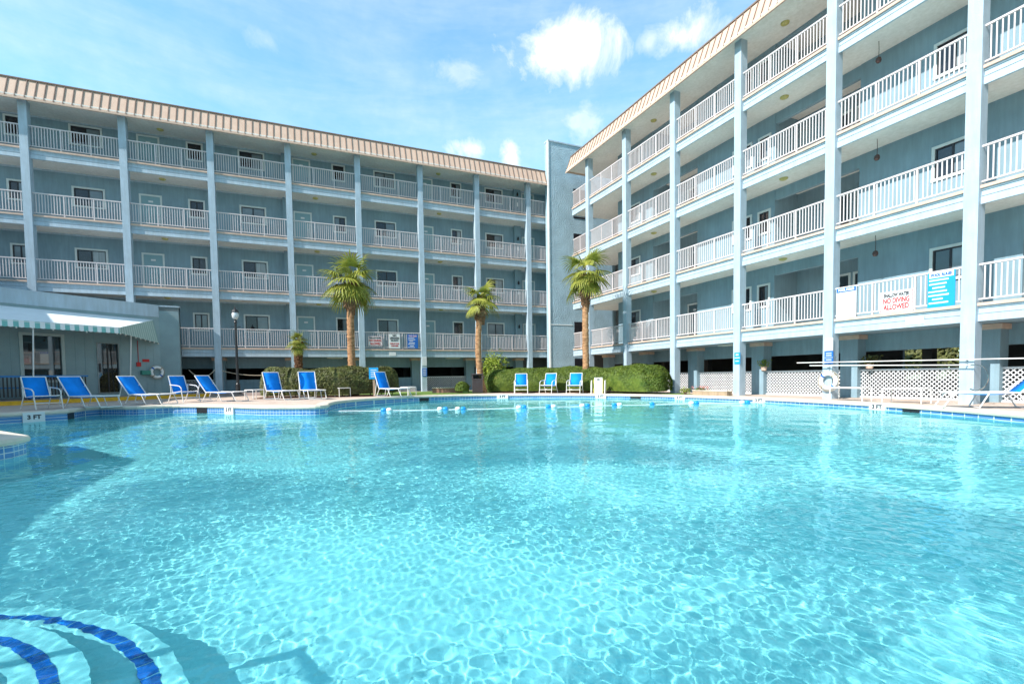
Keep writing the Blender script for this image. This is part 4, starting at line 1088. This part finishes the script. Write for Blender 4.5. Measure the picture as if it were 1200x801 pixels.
# ------------------------------------------------------------------ pool edge markers and skimmers
def nearest_edge(x,y):
    best=None; n=len(OUT)
    for i in range(n):
        a=Vector(OUT[i]); b=Vector(OUT[(i+1)%n]); ab=b-a; t=min(max((Vector((x,y))-a).dot(ab)/ab.dot(ab),0),1); q=a+ab*t; d=(Vector((x,y))-q).length
        if best is None or d<best[0]: best=(d,q,ab.normalized())
    return best[1],best[2]
MARK=[((-6.4,15.9),'3 FT','depth tile reading 3 FT on the pool rim below the leftmost armchair',.42),((-2.0,16.1),'5 FT','depth tile reading 5 FT on the pool rim below the lamp post',.40),((8.1,19.5),'3 FT','depth tile on the far pool rim just right of the bin',.5),((11.55,16.9),'3 FT','depth tile on the pool rim right beside the white ladder',.45),
      ((13.3,14.1),'3 FT','depth tile on the pool rim below the wooden trough',.42),((13.72,11.0),'3 FT','depth tile on the pool rim between trough and life ring column',.42),((13.35,7.3),'3 FT','depth tile reading 3 FT nearest the right lounger',.42)]
for (x,y),tx,lab,wd_ in MARK:
    q,t=nearest_edge(x,y); inw=Vector((-t.y,t.x))*sgn
    R_=empty('depth_marker',(q.x+inw.x*.004,q.y+inw.y*.004,WZ),az(*( (Vector((inw.y,-inw.x)))*-1 ))); tag(R_,lab,'depth marker','depth markers on the pool rim')
    # local -y faces the water
    R_.rotation_euler[2]=az(inw.x,inw.y)+pi/2
    z1=zg(q.x)-.08-WZ
    mb=MB(); mb.box(-wd_/2,wd_/2,-.056,.004,-.01,z1+.078)
    mb.build('tile',signw_m,R_)
    text_part(tx,.145,ink_m,R_,(0,-.060,z1*.5+.036),(pi/2,0,0),bold=.006)
for (x,y),lab in (((-5.6,16.6),'dark skimmer opening in the left pool rim under the lounger'),((-2.9,17.0),'dark skimmer opening left of the 5 FT tile'),((4.6,19.7),'dark skimmer opening in the far rim before the column'),((12.5,15.8),'dark skimmer opening right of the long hedge'),((13.1,6.5),'dark skimmer opening at the right rim before the lounger')):
    q,t=nearest_edge(x,y); inw=Vector((-t.y,t.x))*sgn
    mb=MB(); mb.box(-.22,.22,-.006,.004,-.01,zg(q.x)-.085-WZ); mb.box(-.24,.24,-.012,-.0,zg(q.x)-.10-WZ,zg(q.x)-.08-WZ)
    o=mb.build('skimmer_opening',dark_m,loc=(q.x+inw.x*.002,q.y+inw.y*.002,WZ),rz=az(inw.x,inw.y)+pi/2); tag(o,lab,'skimmer','skimmer openings')

# ------------------------------------------------------------------ signs
def sign(name,label,loc,rot,w_,h_,m,lines,cat='sign',border=None,t=.015):
    """local x right, z up, faces -y; lines: (text,size,mat,dz,width) or ('bar',x,z,w,h,mat)"""
    R_=empty(name,loc); R_.rotation_euler=(0,0,rot); tag(R_,label,cat)
    mb=MB(); mb.box(-w_/2,w_/2,0,t,-h_/2,h_/2); mb.build('panel',m,R_)
    if border:
        mb=MB(); b=.012; e=.02
        for a in ((-w_/2+e,w_/2-e,h_/2-e-b,h_/2-e),(-w_/2+e,w_/2-e,-h_/2+e,-h_/2+e+b),(-w_/2+e,-w_/2+e+b,-h_/2+e+b,h_/2-e-b),(w_/2-e-b,w_/2-e,-h_/2+e+b,h_/2-e-b)): mb.box(a[0],a[1],-.002,0,a[2],a[3])
        mb.build('border',border,R_)
    for l in lines:
        if l[0]=='bar': mb=MB(); mb.box(l[1]-l[3]/2,l[1]+l[3]/2,-.003,0,l[2]-l[4]/2,l[2]+l[4]/2); mb.build('printed_bar',l[5],R_)
        else: text_part(l[0],l[1],l[2],R_,(l[5] if len(l)>5 else 0,-.006,l[3]),(pi/2,0,0),bold=.006,width=l[4])
    return R_
fr_=-pi/2   # faces -X
xs_=XR-.075
sign('pool_sign','tall white POOL RULES board with blue header beside the life ring column',(xs_,8.96,2.86),fr_,.56,.92,signw_m,[('bar',0,.38,.54,.13,signb_m),('POOL RULES',.10,signw_m,.38,.44),('bar',0,-.22,.5,.006,ink_m)]+[('bar',-.02,.26-.065*j,.40-.05*(j%3),.010,mat('faint_print',(.62,.64,.66),.6,.05,5)) for j in range(6)])
sign('pool_sign','white sign reading SHALLOW WATER NO DIVING ALLOWED on the right wing railing',(xs_,7.67,2.71),fr_,.80,.56,signw_m,[('SHALLOW WATER',.13,ink_m,.17,.60),('NO DIVING',.19,red_m,.02,.62),('ALLOWED',.19,red_m,-.15,.60)],border=red_m)
sign('pool_sign','cyan pool rules board of white lines on the right wing railing',(xs_,6.69,2.86),fr_,.56,.88,signc_m,[('bar',.0,.365,.50,.13,signw_m),('POOL RULES',.09,signb_m,.365,.42)]+[('bar',-.05+(-.02 if j%2 else .0),.24-.095*j,(.40,.36,.26,.38,.42,.22,.40)[j],.038,signw_m) for j in range(7)])
sign('fascia_plate','small white notice plate on the fascia below the NO DIVING sign',(XR-.055,7.25,2.14),fr_,.40,.20,signw_m,[('bar',-.0,.04,.28,.012,mat('faint_print2',(.5,.5,.52),.6,.05,5)),('bar',0,-.02,.22,.012,MATS['faint_print2'])])
sign('column_plate','white notice plate above the blue plate on the life ring column',(XR-.168,9.384,1.66),fr_,.24,.38,signw_m,[('bar',0,.08,.15,.02,MATS['faint_print2']),('bar',0,.0,.12,.015,MATS['faint_print2'])])
sign('column_plate','blue notice plate above the life ring on the column',(XR-.168,9.384,1.26),fr_,.26,.38,signb_m,[('bar',0,.0,.24,.012,signw_m)]+[('bar',0,.13-.065*j,.17,.022,signw_m) for j in range(5) if j!=2])
sign('column_plate','bright cyan notice plate on the column between the trough and potted plant',(XR-.168,12.70,1.37),fr_,.25,.42,signc_m,[('bar',0,.02,.22,.03,signw_m),('bar',0,.13,.12,.05,signw_m),('bar',0,-.10,.16,.03,signw_m)])
ys_=YL-.075
sign('pool_sign','white NO DIVING ALLOWED sign with red words on the left wing railing',(3.55,ys_,2.84),0,.76,.52,signw_m,[('SHALLOW WATER',.11,ink_m,.16,.62),('NO DIVING',.16,red_m,.02,.62),('ALLOWED',.16,red_m,-.14,.56)],border=red_m)
sign('pool_sign','white NO LIFEGUARD ON DUTY sign on the left wing railing',(4.58,ys_,2.85),0,.60,.78,signw_m,[('NO',.15,ink_m,.30,.2),('LIFEGUARD',.14,ink_m,.16,.50),('ON DUTY',.14,ink_m,.03,.42),('SWIM AT YOUR',.09,red_m,-.14,.48),('OWN RISK',.10,red_m,-.26,.40)])
sign('pool_sign','blue POOL RULES board with white lines on the left wing railing',(5.58,ys_,2.85),0,.58,.76,signb_m,[('POOL RULES',.11,mat('pale_pink',(.75,.5,.55),.5,.02,3),.29,.44)]+[('bar',-.08+(.03 if j%2 else 0),.18-.085*j,(.34,.38,.2,.32,.36,.22,.38)[j],.032,signw_m) for j in range(7)])
sign('fascia_plate','small white notice plate on the left wing fascia below the lifeguard sign',(4.46,YL-.055,2.15),0,.36,.20,signw_m,[('bar',0,.02,.24,.012,MATS['faint_print2'])])
sign('column_plate','tall white notice plate on the column right of the post sign',(6.19,YL-.168,1.75),0,.25,.48,signw_m,[('bar',0,.15-.10*j,.17,.03,MATS['faint_print2']) for j in range(4)])
sign('column_plate','dark blue notice plate below the tall white plate on the same column',(6.19,YL-.168,1.13),0,.26,.46,signb_m,[('bar',0,.15-.10*j,.18,.035,signw_m) for j in range(4)])
PS=empty('post_sign',(2.68,20.55,Zt(2.7)),-.25); tag(PS,'cyan sign board on a wooden post in front of the reddish hedge','sign')
mb=MB(); mb.box(-.045,.045,-.04,.04,0,.85); mb.build('post',wood_m,PS)
mb=MB(); mb.box(-.19,.19,-.062,-.042,.72,1.20); mb.build('panel',signc_m,PS)
for j in range(4): mb=MB(); mb.box(-.12,.12,-.066,-.062,1.08-j*.09,1.105-j*.09); mb.build('printed_bar',signw_m,PS)

# ------------------------------------------------------------------ unseen roof added and traced to the pool's shade edge, and the hand rail
def shade_from(pts,zr,zs):
    out=[]
    for x,y in pts:
        k=(zr-zs)/SV.z; out.append((x+SV.x*k,y+SV.y*k))
    return out
SH=empty('shade_roof',(-9,4,0)); tag(SH,'unseen added pavilion with a flat roof standing beyond the pool at the left','sunshade')
rf_=[(-11.5,9.0),(-10.2,10.6),(-8.76,9.4),(-7.81,8.18),(-6.95,7.23),(-6.93,5.94),(-6.93,5.23),(-6.91,4.45),(-6.81,3.88),(-6.67,3.39),(-6.45,2.78),(-6.23,2.36),(-9.0,2.2),(-14,2.2),(-14.5,6.0)]
mb=MB(); mb.prism([(x+9,y-4) for x,y in rf_],3.15,3.4); mb.build('roof',trim_m,SH)
for x,y in ((-9.9,8.6),(-7.6,4.5),(-9.6,2.8),(-13.4,5.8),(-13.2,2.8)):
    mb=MB(); mb.lathe([(.1,0),(.1,3.15)],(x+9,y-4,0),12); mb.build('post',col_m,SH)
mb=MB(); mb.box(-4.0,-1.7,-.8,2.4,0,1.1); mb.build('added_counter',wood_m,SH)
HR=empty('pool_hand_rail',(-1.93,1.76,-.27)); tag(HR,'bent steel hand rail rising from the round pool steps','hand rail')
mb=MB(); mb.tube([(-1.2,.30,0),(-1.2,.30,.9),(-1.0,.32,1.15),(-.48,.34,1.27),(-.05,.39,1.27),(.08,.13,1.25),(.10,.08,1.1),(.10,.05,0)],.028,8); mb.build('rail',steel_m,HR,smooth=True)
NB=empty('neighbouring_building',(-17,17,0)); tag(NB,'plain three storey blue block beyond the left side of the pool','building')
bp_=[(2.8,-8.6),(2.9,-6.9),(3.16,-1.0),(2.7,8.6),(-4,8.6),(-4,-8.6)]
mb=MB(); mb.prism(bp_,-.1,7.8); mb.build('wall',wall_m,NB)
mb=MB(); mb.prism([(x*1.0+(.05 if x>0 else -.05),y*1.01) for x,y in bp_],7.8,8.0); mb.build('roof_edge',trim_m,NB)
wp_=None
for zz in (1.0,3.6,6.0):
    for yy in (-5,-2.5,1,3.5,6):
        xx=3.16-.048*max(yy+1,0)+.02 if yy>-1 else 3.16-.044*(-1-yy)+.02
        if wp_ is None: mb=MB(); mb.box(-.02,.03,-.6,.6,0,1.1); wp_=mb.build('window',frame_m,NB,loc=(xx,yy,zz)); mb=MB(); mb.box(.03,.04,-.52,.52,.08,1.02); mb.build('pane',pane_m,wp_)
        else: copy_part(wp_,NB,(xx,yy,zz))

# ------------------------------------------------------------------ output settings
for ob in COL.objects:
    pass
vs=sc.view_settings; vs.view_transform='Standard'; vs.look='None'; vs.exposure=.60; vs.gamma=1
sc.cycles.use_denoising=True; sc.cycles.caustics_refractive=True; sc.cycles.caustics_reflective=True
sc.cycles.max_bounces=10; sc.cycles.diffuse_bounces=4; sc.cycles.glossy_bounces=4; sc.cycles.transmission_bounces=6
sc.cycles.sample_clamp_indirect=6
